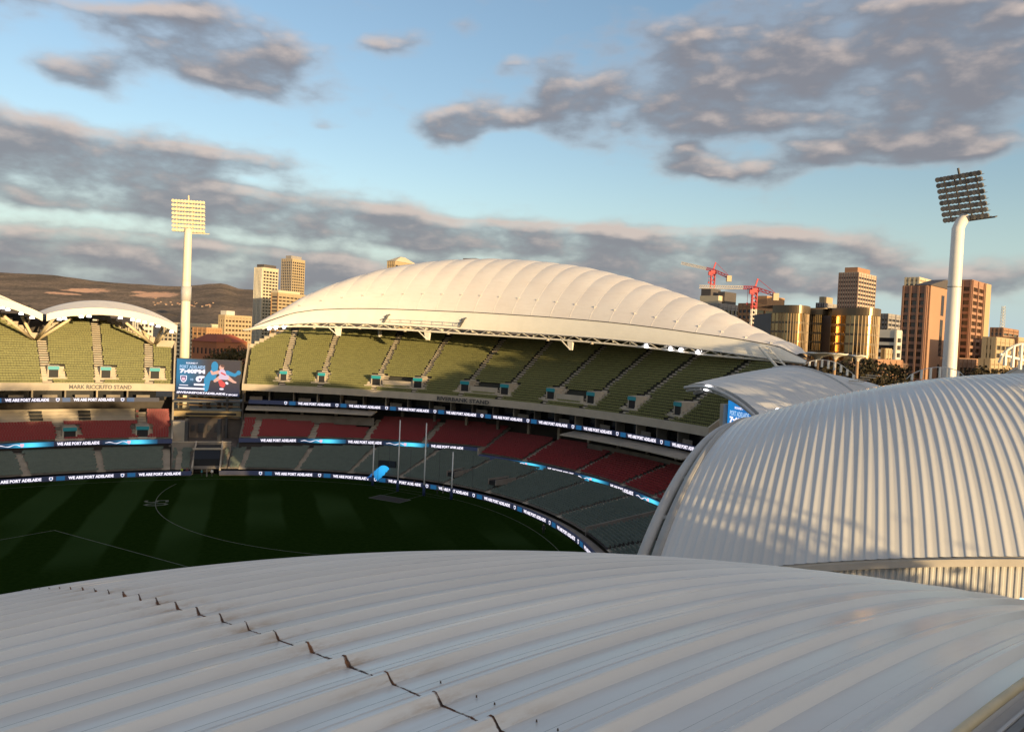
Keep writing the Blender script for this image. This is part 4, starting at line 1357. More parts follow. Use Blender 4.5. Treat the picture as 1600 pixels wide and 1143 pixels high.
# ------------------------------------------------------------------ video screens
def screen_art(par, w_, h_):
    """the picture on the screen, as thin layers of light in front of it; par is the display mesh with its corner at the origin"""
    def lay(name, mesh, x, y, z, m=None):
        c = part(name, mesh, m, par, world=False); c.location = (x * w_, y * h_, z); return c

    def ell_poly(cx, cy, rx, ry, rot=0.0, k=20):
        a = np.linspace(0, 2 * math.pi, k, endpoint=False)
        X = rx * np.cos(a); Y = ry * np.sin(a)
        return np.column_stack([(cx + X * math.cos(rot) - Y * math.sin(rot)) * w_, (cy + (X * math.sin(rot) + Y * math.cos(rot)) * w_ / h_) * h_, 0 * a])

    def capsule(x0, y0, x1, y1, r0, r1, k=8):
        p0 = np.array([x0 * w_, y0 * h_]); p1 = np.array([x1 * w_, y1 * h_]); d = p1 - p0; d /= np.linalg.norm(d); n = np.array([-d[1], d[0]])
        a = np.linspace(math.pi / 2, 3 * math.pi / 2, k); b = np.linspace(-math.pi / 2, math.pi / 2, k)
        A = [p0 + r0 * w_ * (math.cos(t) * d + math.sin(t) * n) for t in a]; B = [p1 + r1 * w_ * (math.cos(t) * d + math.sin(t) * n) for t in b]
        P = np.array(A + B); return np.column_stack([P, 0 * P[:, 0]])
    blue = glow('screen_figure_blue', (0.008, 0.23, 0.42), 1.0); skin = glow('screen_figure_skin', (0.72, 0.36, 0.27), 1.0)
    shirt = glow('screen_figure_shirt', (0.60, 0.45, 0.55), 1.0); red = glow('screen_figure_red', (0.62, 0.06, 0.06), 1.0)
    hair = glow('screen_figure_hair', (0.12, 0.05, 0.04), 1.0); black = glow('screen_figure_black', (0.012, 0.012, 0.02), 1.0)
    mb = MB()
    for P in (ell_poly(.60, .83, .055, .075), capsule(.60, .74, .58, .62, .05, .06), capsule(.55, .58, .49, .45, .06, .05), capsule(.49, .45, .47, .18, .05, .04), capsule(.52, .55, .64, .45, .045, .03), capsule(.80, .66, .92, .60, .035, .025), capsule(.92, .60, .97, .66, .025, .02), ell_poly(.98, .675, .035, .035)):
        mb.poly(P + (0, 0, 0.001 * len(mb.v)))
    lay('screen_figure', mb, 0, 0, .02, blue)
    mb = MB()
    for P in (ell_poly(.71, .80, .038, .045), capsule(.66, .67, .57, .62, .028, .02), capsule(.57, .62, .55, .68, .02, .016), capsule(.70, .53, .61, .42, .035, .022), capsule(.80, .54, .90, .42, .035, .02), capsule(.90, .42, .94, .40, .02, .012)):
        mb.poly(P + (0, 0, 0.001 * len(mb.v)))
    lay('screen_figure', mb, 0, 0, .04, skin)
    mb = MB(); mb.poly(capsule(.72, .66, .75, .55, .055, .05)); mb.poly(capsule(.70, .53, .79, .53, .035, .04) + (0, 0, .002)); lay('screen_figure', mb, 0, 0, .055, shirt)
    mb = MB(); mb.poly(ell_poly(.725, .845, .034, .02, -.2)); lay('screen_figure', mb, 0, 0, .062, hair)
    mb = MB(); mb.poly(capsule(.71, .65, .77, .60, .012, .012)); mb.poly(capsule(.70, .40, .74, .28, .035, .025) + (0, 0, .002)); mb.poly(ell_poly(.73, .33, .05, .045) + (0, 0, .003)); lay('screen_figure', mb, 0, 0, .07, red)
    mb = MB(); mb.poly(ell_poly(.80, .37, .026, .018, -.5)); mb.poly(ell_poly(.72, .2, .035, .014) + (0, 0, .002)); lay('screen_figure', mb, 0, 0, .078, led_white)
    # words
    lay('screen_text', text_mesh('ROUND 7', h_ * .045, w_ * .18, led_white, .03), .15, .865, .03)
    pale = glow('screen_pale', (0.33, 0.50, 0.72), 1.0)
    lay('screen_text', text_mesh('PORT ADELAIDE', h_ * .095, w_ * .40, pale, .03), .05, .735, .03)
    lay('screen_text', text_mesh('7:40PM', h_ * .12, w_ * .40, led_white, .06), .05, .60, .03)
    sh = MB(); sh.poly([(x * h_ * .09, y * h_ * .2, 0) for x, y in ((-1, 1), (1, 1), (1, .45), (.6, .15), (0, 0), (-.6, .15), (-1, .45))])
    lay('screen_badge', sh, .115, .335, .03, led_white)
    sh = MB(); sh.poly([(x * h_ * .07, y * h_ * .16, 0) for x, y in ((-1, 1), (1, 1), (1, .45), (.6, .15), (0, 0), (-.6, .15), (-1, .45))])
    lay('screen_badge', sh, .115, .36, .04, glow('badge_navy', (0.05, 0.05, 0.16), 1.0))
    sh = MB(); sh.poly([(x * h_ * .045, y * h_ * .08, 0) for x, y in ((-1, 1), (1, 1), (1, 0), (-1, 0))])
    lay('screen_badge', sh, .115, .40, .05, led_pink)
    lay('screen_text', text_mesh('VS', h_ * .06, w_ * .055, pale, .03), .215, .40, .03)
    mb = MB(); mb.poly(ell_poly(.355, .45, .048, .045)); mb.add([(.36 * w_, .44 * h_, .004), (.445 * w_, .50 * h_, .004), (.445 * w_, .54 * h_, .004), (.36 * w_, .54 * h_, .004)], [(0, 1, 2, 3)])
    lay('screen_badge', mb, 0, 0, .03, led_white)
    mb = MB(); mb.poly(ell_poly(.37, .445, .02, .016)); lay('screen_badge', mb, 0, 0, .045, glow('badge_navy', (0.05, 0.05, 0.16), 1.0))
    for x, y, ww, hh in ((.05, .255, .14, .02), (.28, .27, .17, .05), (.04, .155, .41, .05)):
        lay('screen_bar', rect_mesh('screen_bar', w_ * ww, h_ * hh, led_white), x, y, .03)
    lay('screen_text', text_mesh('#WEAREPORTADELAIDE', h_ * .062, w_ * .77, led_white, .05), .01, .03, .03)
    lay('screen_text', text_mesh('7 SPORT', h_ * .05, w_ * .19, led_white, .05), .79, .02, .03)


def screen_mat(name, ca, cb, cc):
    m = bpy.data.materials.new(name); m.use_nodes = True
    w = NT(m.node_tree); b = m.node_tree.nodes['Principled BSDF']; b.inputs['Base Color'].default_value = (.02, .02, .02, 1)
    tc = w.n('ShaderNodeTexCoord'); s = w.sep(tc.outputs['Generated'])
    c = w.mix(w.smooth(s[0], .0, .55), ca, cb)
    c = w.mix(w.smooth(s[1], .55, .0), c, cc)
    w.link(c, b.inputs['Emission Color']); b.inputs['Emission Strength'].default_value = 1.0
    return m


def build_screens():
    # between the stands
    a, b_ = at(276.5, 560.5, 205), at(375.5, 564.5, 205)
    d = (b_ - a)[:2]; L = np.linalg.norm(d); d /= L; n = np.array([-d[1], d[0]])
    zb, hh = 15.9, 9.3
    th = thing('video_screen', 'large video screen showing a footballer, between the two stands below the floodlight mast', 'screen', ((a[0] + b_[0]) / 2, 205.5, 4.8))
    c = (a + b_) / 2
    mb = MB(); mb.box((c[0] + n[0] * .6, c[1] + n[1] * .6, zb + hh / 2), (L + .3, 1.0, hh + .3), (d[0], d[1], 0), (n[0], n[1], 0)); part('cabinet', mb, dark_steel, th)
    me = rect_mesh('display', L, hh, screen_mat('screen_picture', (0.006, 0.16, 0.30), (0.045, 0.035, 0.040), (0.004, 0.012, 0.045)))
    disp = place('display', me, th, facing(a[:2] - n * .02, n, zb))
    screen_art(disp, L, hh)
    for k in (0.18, 0.8):
        mb = MB(); p = a[:2] + d * L * k + n * .8; mb.box((p[0], p[1], 10.3), (.55, .55, 11.2)); part('support_post', mb, dark_steel, th)
    for z in (13.2, 10.2, 14.9):
        mb = MB(); p = c[:2] + n * .8; mb.box((p[0], p[1], z), (L, .3, .3), (d[0], d[1], 0), (n[0], n[1], 0)); part('support_beam', mb, mat('beam_brown', (0.20, 0.13, 0.07), .6), th)
    # at the far end of the near stand, half hidden under its arched roof
    a, b_ = at(1137, 650, 136), at(1217, 652, 120.4)
    d = (b_ - a)[:2]; L = np.linalg.norm(d); d /= L; n = np.array([-d[1], d[0]])
    th = thing('video_screen', 'bright blue video screen half hidden by the near arched roofs', 'screen', (a[0], a[1], 10))
    zb, hh = 15.8, 9.4
    c = (a + b_) / 2
    mb = MB(); mb.box((c[0] + n[0] * .6, c[1] + n[1] * .6, zb + hh / 2), (L + .2, 1.0, hh + .2), (d[0], d[1], 0), (n[0], n[1], 0)); part('cabinet', mb, dark_steel, th)
    me = rect_mesh('display_blue', L, hh, screen_mat('screen_picture_blue', (0.004, 0.17, 0.48), (0.004, 0.10, 0.34), (0.004, 0.14, 0.45)))
    disp = place('display', me, th, facing(a[:2] - n * .02, n, zb)); screen_art(disp, L, hh)
    mb = MB(); p = a[:2] - d * .75; mb.box((p[0], p[1], 17), (1.2, 1.6, 15), (d[0], d[1], 0), (n[0], n[1], 0)); part('side_pier', mb, concrete_pale, th)


build_screens()


# ------------------------------------------------------------------ floodlight masts
def build_mast(lab, base, top_z, r0, r1, face, tilt, head_w, head_h, rows, cols, pole_m, frame_m, lamp_m, elbow):
    th = thing('floodlight_mast', lab, 'floodlight', tuple(base), 'stadium floodlight masts')
    f = np.array([face[0], face[1], 0.0]); f /= np.linalg.norm(f); R = np.array([-f[1], f[0], 0.0])
    B = np.array(base, float)
    hz = top_z - head_h * .5
    back = -f * elbow
    zj = top_z - head_h - 0.2
    path = [B, B + P_(0, 0, (zj - base[2]) * .5), B + P_(0, 0, zj - base[2] - 1.6), B + P_(0, 0, zj - base[2] - .4) + back * .35, B + P_(0, 0, zj - base[2] + .9) + back]
    mb = MB(); mb.tube(path, [r0, (r0 + r1) / 2, r1, r1 * .96, r1 * .9], 20); part('pole', mb, pole_m, th, smooth=True)
    mb = MB(); zc_ = base[2] + (zj - base[2]) * .78; k = .78 * 1.0
    mb.tube([B + P_(0, 0, zc_ - base[2]), B + P_(0, 0, zc_ - base[2] + .12)], r0 + (r1 - r0) * k + .07, 20); part('collar', mb, frame_m, th)
    C = B + P_(0, 0, hz - base[2]) + back * .4
    up = np.array([0, 0, 1.0]) * math.cos(tilt) + f * math.sin(tilt)
    nrm = f * math.cos(tilt) - np.array([0, 0, 1.0]) * math.sin(tilt)
    q = lambda x, y, z: C + R * x + up * y + nrm * z
    for j in range(rows):
        y = (j / (rows - 1) - .5) * head_h
        mb = MB(); mb.bar(q(-head_w / 2, y, -.1), q(head_w / 2, y, -.1), .16, .22, nrm); part('cross_arm', mb, frame_m, th)
    for x in (-.36, -.12, .12, .36):
        mb = MB(); mb.bar(q(x * head_w, -head_h / 2, -.35), q(x * head_w, head_h / 2, -.35), .2, .3, nrm); part('upright', mb, frame_m, th)
    mb = MB()
    for j in range(rows):
        y = (j / (rows - 1) - .5) * head_h - .12
        mb.bar(q(-head_w / 2, y, -.75), q(head_w / 2, y, -.75), .6, .05, up)
    part('service_deck', mb, frame_m, th)
    mb = MB(); mb.bar(q(0, head_h / 2 - .5, -.4), q(0, head_h / 2 + 2.0, -.4), .32); part('lightning_rod', mb, frame_m, th)
    mb = MB(); mb.bar(q(-.6, -head_h / 2 - .4, -.5), q(head_w * .62, -head_h / 2 - .25, -.5), .8, .22, up); part('access_deck', mb, frame_m, th)
    # one lamp, shared by all
    mb = MB()
    ls = (1.0 if cols < 12 else 1.12) * head_w / 8.4
    mb.tube([(0, 0, -.42 * ls), (0, 0, -.2 * ls), (0, 0, .16 * ls), (0, 0, .2 * ls)], [.16 * ls, .36 * ls, .43 * ls, .40 * ls], 10)
    lm = mb.mesh('floodlight', [lamp_m], smooth=False)
    for j in range(rows):
        for i in range(cols):
            x = (i / (cols - 1) - .5) * (head_w - .7); y = (j / (rows - 1) - .5) * head_h + .38
            p = q(x, y, .12)
            aim = nrm * 1.0 + R * (-.25 + .5 * ((i * 7 + j * 3) % 5) / 4) * .5 - up * .05 * (j % 3)
            aim /= np.linalg.norm(aim); xx = np.cross(up, aim); xx /= np.linalg.norm(xx); yy = np.cross(aim, xx)
            place('floodlight', lm, th, Matrix(((xx[0], yy[0], aim[0], p[0]), (xx[1], yy[1], aim[1], p[1]), (xx[2], yy[2], aim[2], p[2]), (0, 0, 0, 1))))
    return th


cream_paint = mat('mast_cream', (0.80, 0.74, 0.58), .5, var=.05, vscale=.2)
build_mast('pale floodlight mast with sunlit cream lamps rising behind the video screen', (-88.4, 212.0, 0), 66.6, 1.45, 1.0, CEN - np.array([-88, 212]), rad(9), 8.4, 7.6, 8, 11, cream_paint, mat('frame_sunlit', (.66, .58, .42), .5), mat('lamp_sunlit', (.80, .70, .48), .35, spec=.6), .3)  # frame and lamp colours hold the sunlight falling on this head
k_ = 165 / 125
build_mast('thick white floodlight mast with a dark lamp head, in front of the city towers', (69.4 * k_, 165.0, 0), H + 28.7 * k_, 1.17 * k_, 0.92 * k_, CEN - np.array([69.6 * k_, 165]), rad(22), 7.3 * k_, 6.7 * k_, 8, 12, mat('mast_white', (.78, .75, .70), .45, var=.05, vscale=.2), mat('frame_shaded', (.10, .095, .09), .6), mat('lamp_shaded', (.16, .15, .14), .25, spec=.7), 1.5 * k_)  # darker frame and lamp colours hold the shade on this head
for o in [o for o in bpy.data.objects if o.name.startswith('floodlight_mast') and abs(o.location.x + 88.4) < .1]:
    mb = MB(); mb.tube([(-88.4, 212, 40.4), (-88.4, 212, 44.4)], 1.32, 16); part('antenna_sleeve', mb, grey_steel, o, smooth=True)

# ------------------------------------------------------------------ near stand: arched sheet-metal roofs
def painted_sheet(name, dirt=False, lap_u=None, bump=.035, calm=False):
    m = bpy.data.materials.new(name); m.use_nodes = True
    w = NT(m.node_tree); b = m.node_tree.nodes['Principled BSDF']
    tc = w.n('ShaderNodeTexCoord'); oi = w.n('ShaderNodeObjectInfo')
    pos = tc.outputs['Object']; s = w.sep(pos); rnd = oi.outputs['Random']
    pr = w.vm('ADD', pos, w.comb(0.0, w.m('MULTIPLY', rnd, 37.0), w.m('MULTIPLY', rnd, 91.0)))
    n1 = w.noise(w.vm('MULTIPLY', pr, (0.35, 1.6, 1.0)), 1.0, 5.0, 0.6)
    n2 = w.noise(w.vm('MULTIPLY', pr, (1.2, 14.0, 6.0)), 1.0, 4.0, 0.65)
    if calm:
        n1 = w.noise(w.vm('MULTIPLY', pos, (0.15, 0.15, 0.15)), 1.0, 3.0, 0.5)
    c = w.mix(w.smooth(n1, 0.3, 0.7), (0.765, 0.73, 0.675) if not calm else (0.665, 0.65, 0.62), (0.80, 0.77, 0.715) if not calm else (0.70, 0.685, 0.655))
    c = w.mix(w.m('MULTIPLY', w.smooth(n2, 0.52, 0.80), 0.10), c, (0.40, 0.33, 0.25))
    c = w.mix(1.0, c, w.comb(*[w.lin(rnd, 0, 1, 0.95, 1.04)] * 3), 'MULTIPLY')
    rough = w.lin(n1, 0.3, 0.7, 0.17, 0.26)
    if lap_u is not None:
        d = w.m('ABSOLUTE', w.m('SUBTRACT', s[0], lap_u))
        n3 = w.noise(pr, 9.0, 6.0, 0.7); n4 = w.noise(w.vm('MULTIPLY', pr, (2.0, 9.0, 5.0)), 1.0, 5.0, 0.7)
        near_rib = w.smooth(w.m('ABSOLUTE', w.m('ADD', s[1], 0.085)), 0.06, 0.01)
        wid = w.m('MULTIPLY', w.lin(rnd, 0, 1, .45, 1.7), w.m('ADD', 0.0035, w.m('MULTIPLY', w.m('POWER', n3, 2.0), w.m('ADD', 0.024, w.m('MULTIPLY', near_rib, 0.028)))))
        core = w.smooth(w.m('DIVIDE', d, wid), 1.15, 0.55)
        core = w.m('MULTIPLY', core, w.smooth(w.m('ADD', n4, w.m('MULTIPLY', near_rib, .2)), 0.34, 0.50))
        stain = w.m('MULTIPLY', w.m('POWER', 2.718, w.m('MULTIPLY', d, -3.0)), w.smooth(n4, 0.40, 0.68))
        stain = w.m('MULTIPLY', stain, w.m('ADD', 0.22, w.m('MULTIPLY', near_rib, 0.6)))
        c = w.mix(stain, c, (0.40, 0.24, 0.10))
        rust = w.mix(w.smooth(n3, 0.4, 0.65), (0.035, 0.016, 0.007), (0.24, 0.085, 0.018))
        c = w.mix(core, c, rust)
        # scattered specks of rust and dirt
        v = w.n('ShaderNodeTexVoronoi'); w.put(v.inputs['Vector'], w.vm('MULTIPLY', pr, (1.0, 1.5, 1.0))); v.inputs['Scale'].default_value = 1.1
        spk = w.smooth(v.outputs['Distance'], 0.030, 0.012)
        spk = w.m('MULTIPLY', spk, w.smooth(w.noise(pr, 0.5, 2.0), .45, .55))
        c = w.mix(w.m('MULTIPLY', spk, .35), c, (0.16, 0.10, 0.06))
        rough = w.m('ADD', rough, w.m('MULTIPLY', core, .4))
    w.link(c, b.inputs['Base Color']); w.put(b.inputs['Roughness'], rough)
    b.inputs['Specular IOR Level'].default_value = 0.75
    bp = w.n('ShaderNodeBump'); bp.inputs['Strength'].default_value = bump; bp.inputs['Distance'].default_value = 0.05
    w.link(w.noise(w.vm('MULTIPLY', pr, (0.5, 2.2, 1.0)), 1.6, 2.0, 0.5), bp.inputs['Height'])
    w.link(bp.outputs[0], b.inputs['Normal'])
    return m


NV_AZ, NV_TILT, NV_R, NV_C0, NV_ZC, NV_V0, NV_K = 0.763122, 0.0239111, 45.524, 3.61752, -2.2569, 1.87961, 0.01738420
PITCH_RIB = 0.6
# rib section across one sheet: distance from the rib middle, height
RIB = [(-0.300, 0.0), (-0.085, 0.0), (-0.022, 0.066), (-0.012, 0.072), (0.016, 0.072), (0.026, 0.066), (0.120, 0.0), (0.195, 0.001), (0.208, 0.006), (0.221, 0.001), (0.298, 0.0)]


def build_near_roof():
    a = np.array([-math.sin(NV_AZ) * math.cos(NV_TILT), math.cos(NV_AZ) * math.cos(NV_TILT), -math.sin(NV_TILT)])
    b = np.array([math.cos(NV_AZ), math.sin(NV_AZ), 0.0])
    n = np.cross(b, a)
    Cn = np.array([0, 0, H + NV_ZC]) + NV_C0 * b
    FR = Matrix(((b[0], a[0], n[0], Cn[0]), (b[1], a[1], n[1], Cn[1]), (b[2], a[2], n[2], Cn[2]), (0, 0, 0, 1)))
    th = thing('arched_roof', 'nearest arched roof of pale ribbed metal sheets, with a rusty lap line across its ribs', 'roof', (0, 0, 0), 'arched roofs of the near stand')
    th.matrix_world = FR
    LAP = -0.143
    m = painted_sheet('painted_sheet_near', True, LAP)
    mp = mat('screw', (0.10, 0.07, 0.05), .6)

    def sheet(u0, u1, nu, lift, half=False, edge=None):
        us = np.linspace(u0, u1, nu)
        prof = RIB if not half else [(-0.31, 0.0)] + [p for p in RIB if p[0] >= -0.09]
        w = -(NV_R - np.sqrt(NV_R ** 2 - us ** 2))
        # normal of the arch in the u/w plane
        sl = us / np.sqrt(NV_R ** 2 - us ** 2); nn = np.sqrt(1 + sl ** 2)
        P = np.zeros((nu, len(prof), 3))
        for j, (y, z) in enumerate(prof):
            h = z - 0.066 + lift
            P[:, j, 0] = us + h * sl / nn; P[:, j, 1] = y; P[:, j, 2] = w + h / nn
        mb = MB(); mb.grid(P, flip=True)
        # turned edges give the sheet its thickness
        for e in ((0, -1) if edge is None else edge):
            E_ = P[e]; E2 = E_.copy(); E2[:, 2] -= 0.012
            mb.grid(np.stack([E_, E2], 0), flip=(e == -1))
        return mb
    ml = sheet(-19, LAP + 0.06, 46, 0.0).mesh('roof_sheet', m); mr = sheet(LAP, 20.5, 52, 0.005).mesh('roof_sheet', m)
    for me in (ml, mr):
        me.polygons.foreach_set('use_smooth', [False] * len(me.polygons))
    lh = sheet(-19, LAP + 0.06, 46, 0.0, True).mesh('roof_sheet_edge', m); rh = sheet(LAP, 20.5, 52, 0.005, True).mesh('roof_sheet_edge', m)
    mb = MB()
    for u_, v_ in ((0.10, 0.24), (0.10, -0.17)):
        mb.tube([(u_, v_, -0.066 + 0.010), (u_, v_, -0.048 + 0.008)], [0.007, 0.005], 6)
    scr = mb.mesh('screws', mp)
    for k in range(0, 54):
        v = NV_V0 + k * PITCH_RIB
        w = -NV_K * v * v / 2
        Mx = Matrix.Translation((0, v, w)) @ Matrix.Rotation(-math.atan(NV_K * v), 4, 'X')
        for me in ((lh, rh) if k == 0 else (ml, mr)):
            o = bpy.data.objects.new('roof_sheet', me); COL.objects.link(o); o.parent = th; o.matrix_local = Mx
        if k < 5:
            o = bpy.data.objects.new('screws', scr); COL.objects.link(o); o.parent = th; o.matrix_local = Mx; o['kind'] = 'stuff'
    # turned edge trim along the walkway and the gutter at the lower right
    us = np.linspace(-19, 20.5, 70); w0 = -(NV_R - np.sqrt(NV_R ** 2 - us ** 2))
    trim = mat('edge_trim', (0.62, 0.50, 0.30), .45, var=.1, vscale=3)
    mb = MB(); ve = NV_V0 - 0.33
    mb.tube(np.column_stack([us, np.full_like(us, ve), w0 - 0.062]), 0.035, 8); part('edge_roll', mb, trim, th, smooth=True, world=False)
    mb = MB()
    P = np.stack([np.column_stack([us, np.full_like(us, ve - y), w0 - z]) for y, z in ((0.0, 0.07), (0.01, 0.16), (0.10, 0.18), (0.11, 0.12), (0.13, 0.12), (0.13, 0.30))], 1)
    mb.grid(P); part('edge_channel', mb, grey_steel, th, world=False)
    # the front rim far ahead
    us = np.linspace(-19, 20.5, 60); vf = NV_V0 + 53.6 * PITCH_RIB
    w1 = -(NV_R - np.sqrt(NV_R ** 2 - us ** 2)) - NV_K * vf * vf / 2 - 0.5
    mb = MB(); mb.tube(np.column_stack([us, np.full_like(us, vf + .3), w1]), .4, 10); part('rim_tube', mb, grey_steel, th, smooth=True, world=False)

    # walkway with grating behind the roof edge
    wk = thing('roof_walkway', 'dark steel grating of the roof walkway in the lower right corner', 'walkway', (0, 0, 0))
    wk.matrix_world = FR
    gm = mat('grating_steel', (0.16, 0.15, 0.145), .45, var=.2, vscale=4)
    y1 = ve - 0.17; y0 = y1 - 1.3; zf = -0.20
    def wz(u): return -(NV_R - math.sqrt(NV_R ** 2 - u * u))
    for yy in (y1, y0):
        mb = MB(); us = np.linspace(-6, 12, 25)
        P = np.stack([np.column_stack([us, np.full_like(us, yy + dy), np.array([wz(u) for u in us]) + zf + dz]) for dy, dz in ((-.03, -.12), (.03, -.12), (.03, .07), (-.03, .07), (-.03, -.12))], 1)
        mb.grid(P); part('edge_angle', mb, gm, wk, world=False)
    for u in np.arange(-5.9, 7.5, 0.10):
        mb = MB(); mb.bar((u, y0 + .04, wz(u) + zf), (u, y1 - .04, wz(u) + zf), .012, .045); part('grating_bar', mb, gm, wk, world=False)
    for y in np.arange(y0 + .1, y1 - .05, 0.13):
        us = np.linspace(-6, 7.5, 20)
        mb = MB(); mb.tube(np.column_stack([us, np.full_like(us, y), np.array([wz(u) for u in us]) + zf - .006]), .009, 4); part('cross_bar', mb, gm, wk, world=False)
    mb = MB(); us = np.linspace(-6, 12, 25)
    P = np.stack([np.column_stack([us, np.full_like(us, y), np.array([wz(u) for u in us]) + zf - .55]) for y in (y0, y1)], 1)
    mb.grid(P, flip=True); part('tray', mb, mat('tray_dark', (.035, .030, .028), .8), wk, world=False)

    # raised rear part of the same roof, behind the camera
    rr = thing('rear_roof', 'raised arched rear roof behind the walkway', 'roof', (0, 0, 0))
    rr.matrix_world = FR
    for i, v in enumerate(np.arange(-2.4, -13, -0.6)):
        us = np.linspace(-19, 20.5, 40); w = -(NV_R - np.sqrt(NV_R ** 2 - us ** 2)) * 1.0 + .55 + 0.05 * (-v - 2.4)
        P = np.stack([np.column_stack([us, np.full_like(us, v - dy), w + dz]) for dy, dz in ((0, 0), (.2, .0), (.25, .06), (.35, .06), (.4, 0), (.6, 0.03))], 1)
        mb = MB(); mb.grid(P); part('roof_sheet', mb, m, rr, world=False)
    us = np.linspace(-19, 20.5, 40); w = -(NV_R - np.sqrt(NV_R ** 2 - us ** 2))
    P = np.stack([np.column_stack([us, np.full_like(us, -2.4), w * q_ + dz]) for q_, dz in ((1, -.6), (1, .55))], 1)
    mb = MB(); mb.grid(P); part('riser_wall', mb, mat('riser_grey', (.45, .44, .42), .6), rr, world=False)


build_near_roof()

V2 = [1.18027051, .253222743, 31.9282219, 36.7118125, 79.846091, -3.26078756, .0131932239, .0254461093, .0138615679]
RIB2 = [(-0.300, 0.0), (-0.235, 0.004), (-0.20, 0.012), (-0.13, 0.030), (-0.07, 0.046), (-0.02, 0.052), (0.02, 0.048), (0.055, 0.030), (0.085, 0.008), (0.12, 0.0), (0.21, -0.002), (0.299, 0.0)]


def arch2(p, v, u):
    """second arched roof: v back along the crest, u across; returns points and the local directions"""
    az, tilt, R0, cx, cy, zc, kap, rv, fan = p
    a = np.array([math.sin(az), -math.cos(az), 0])
    az2 = az + fan * v
    b = np.array([math.cos(az2), math.sin(az2), 0]); R = R0 + rv * v
    u = np.asarray(u, float)
    w = -(R - np.sqrt(R * R - u * u)) - kap * v * v / 2 + tilt * v
    P = np.array([cx, cy, zc + H]) + np.outer(u, b) + a * v
    P[:, 2] += w
    sl = u / np.sqrt(R * R - u * u)
    nrm = np.outer(sl, b) + np.array([0, 0, 1.0]) + a * -(tilt - kap * v)
    nrm /= np.linalg.norm(nrm, axis=1, keepdims=True)
    return P, nrm, a, b


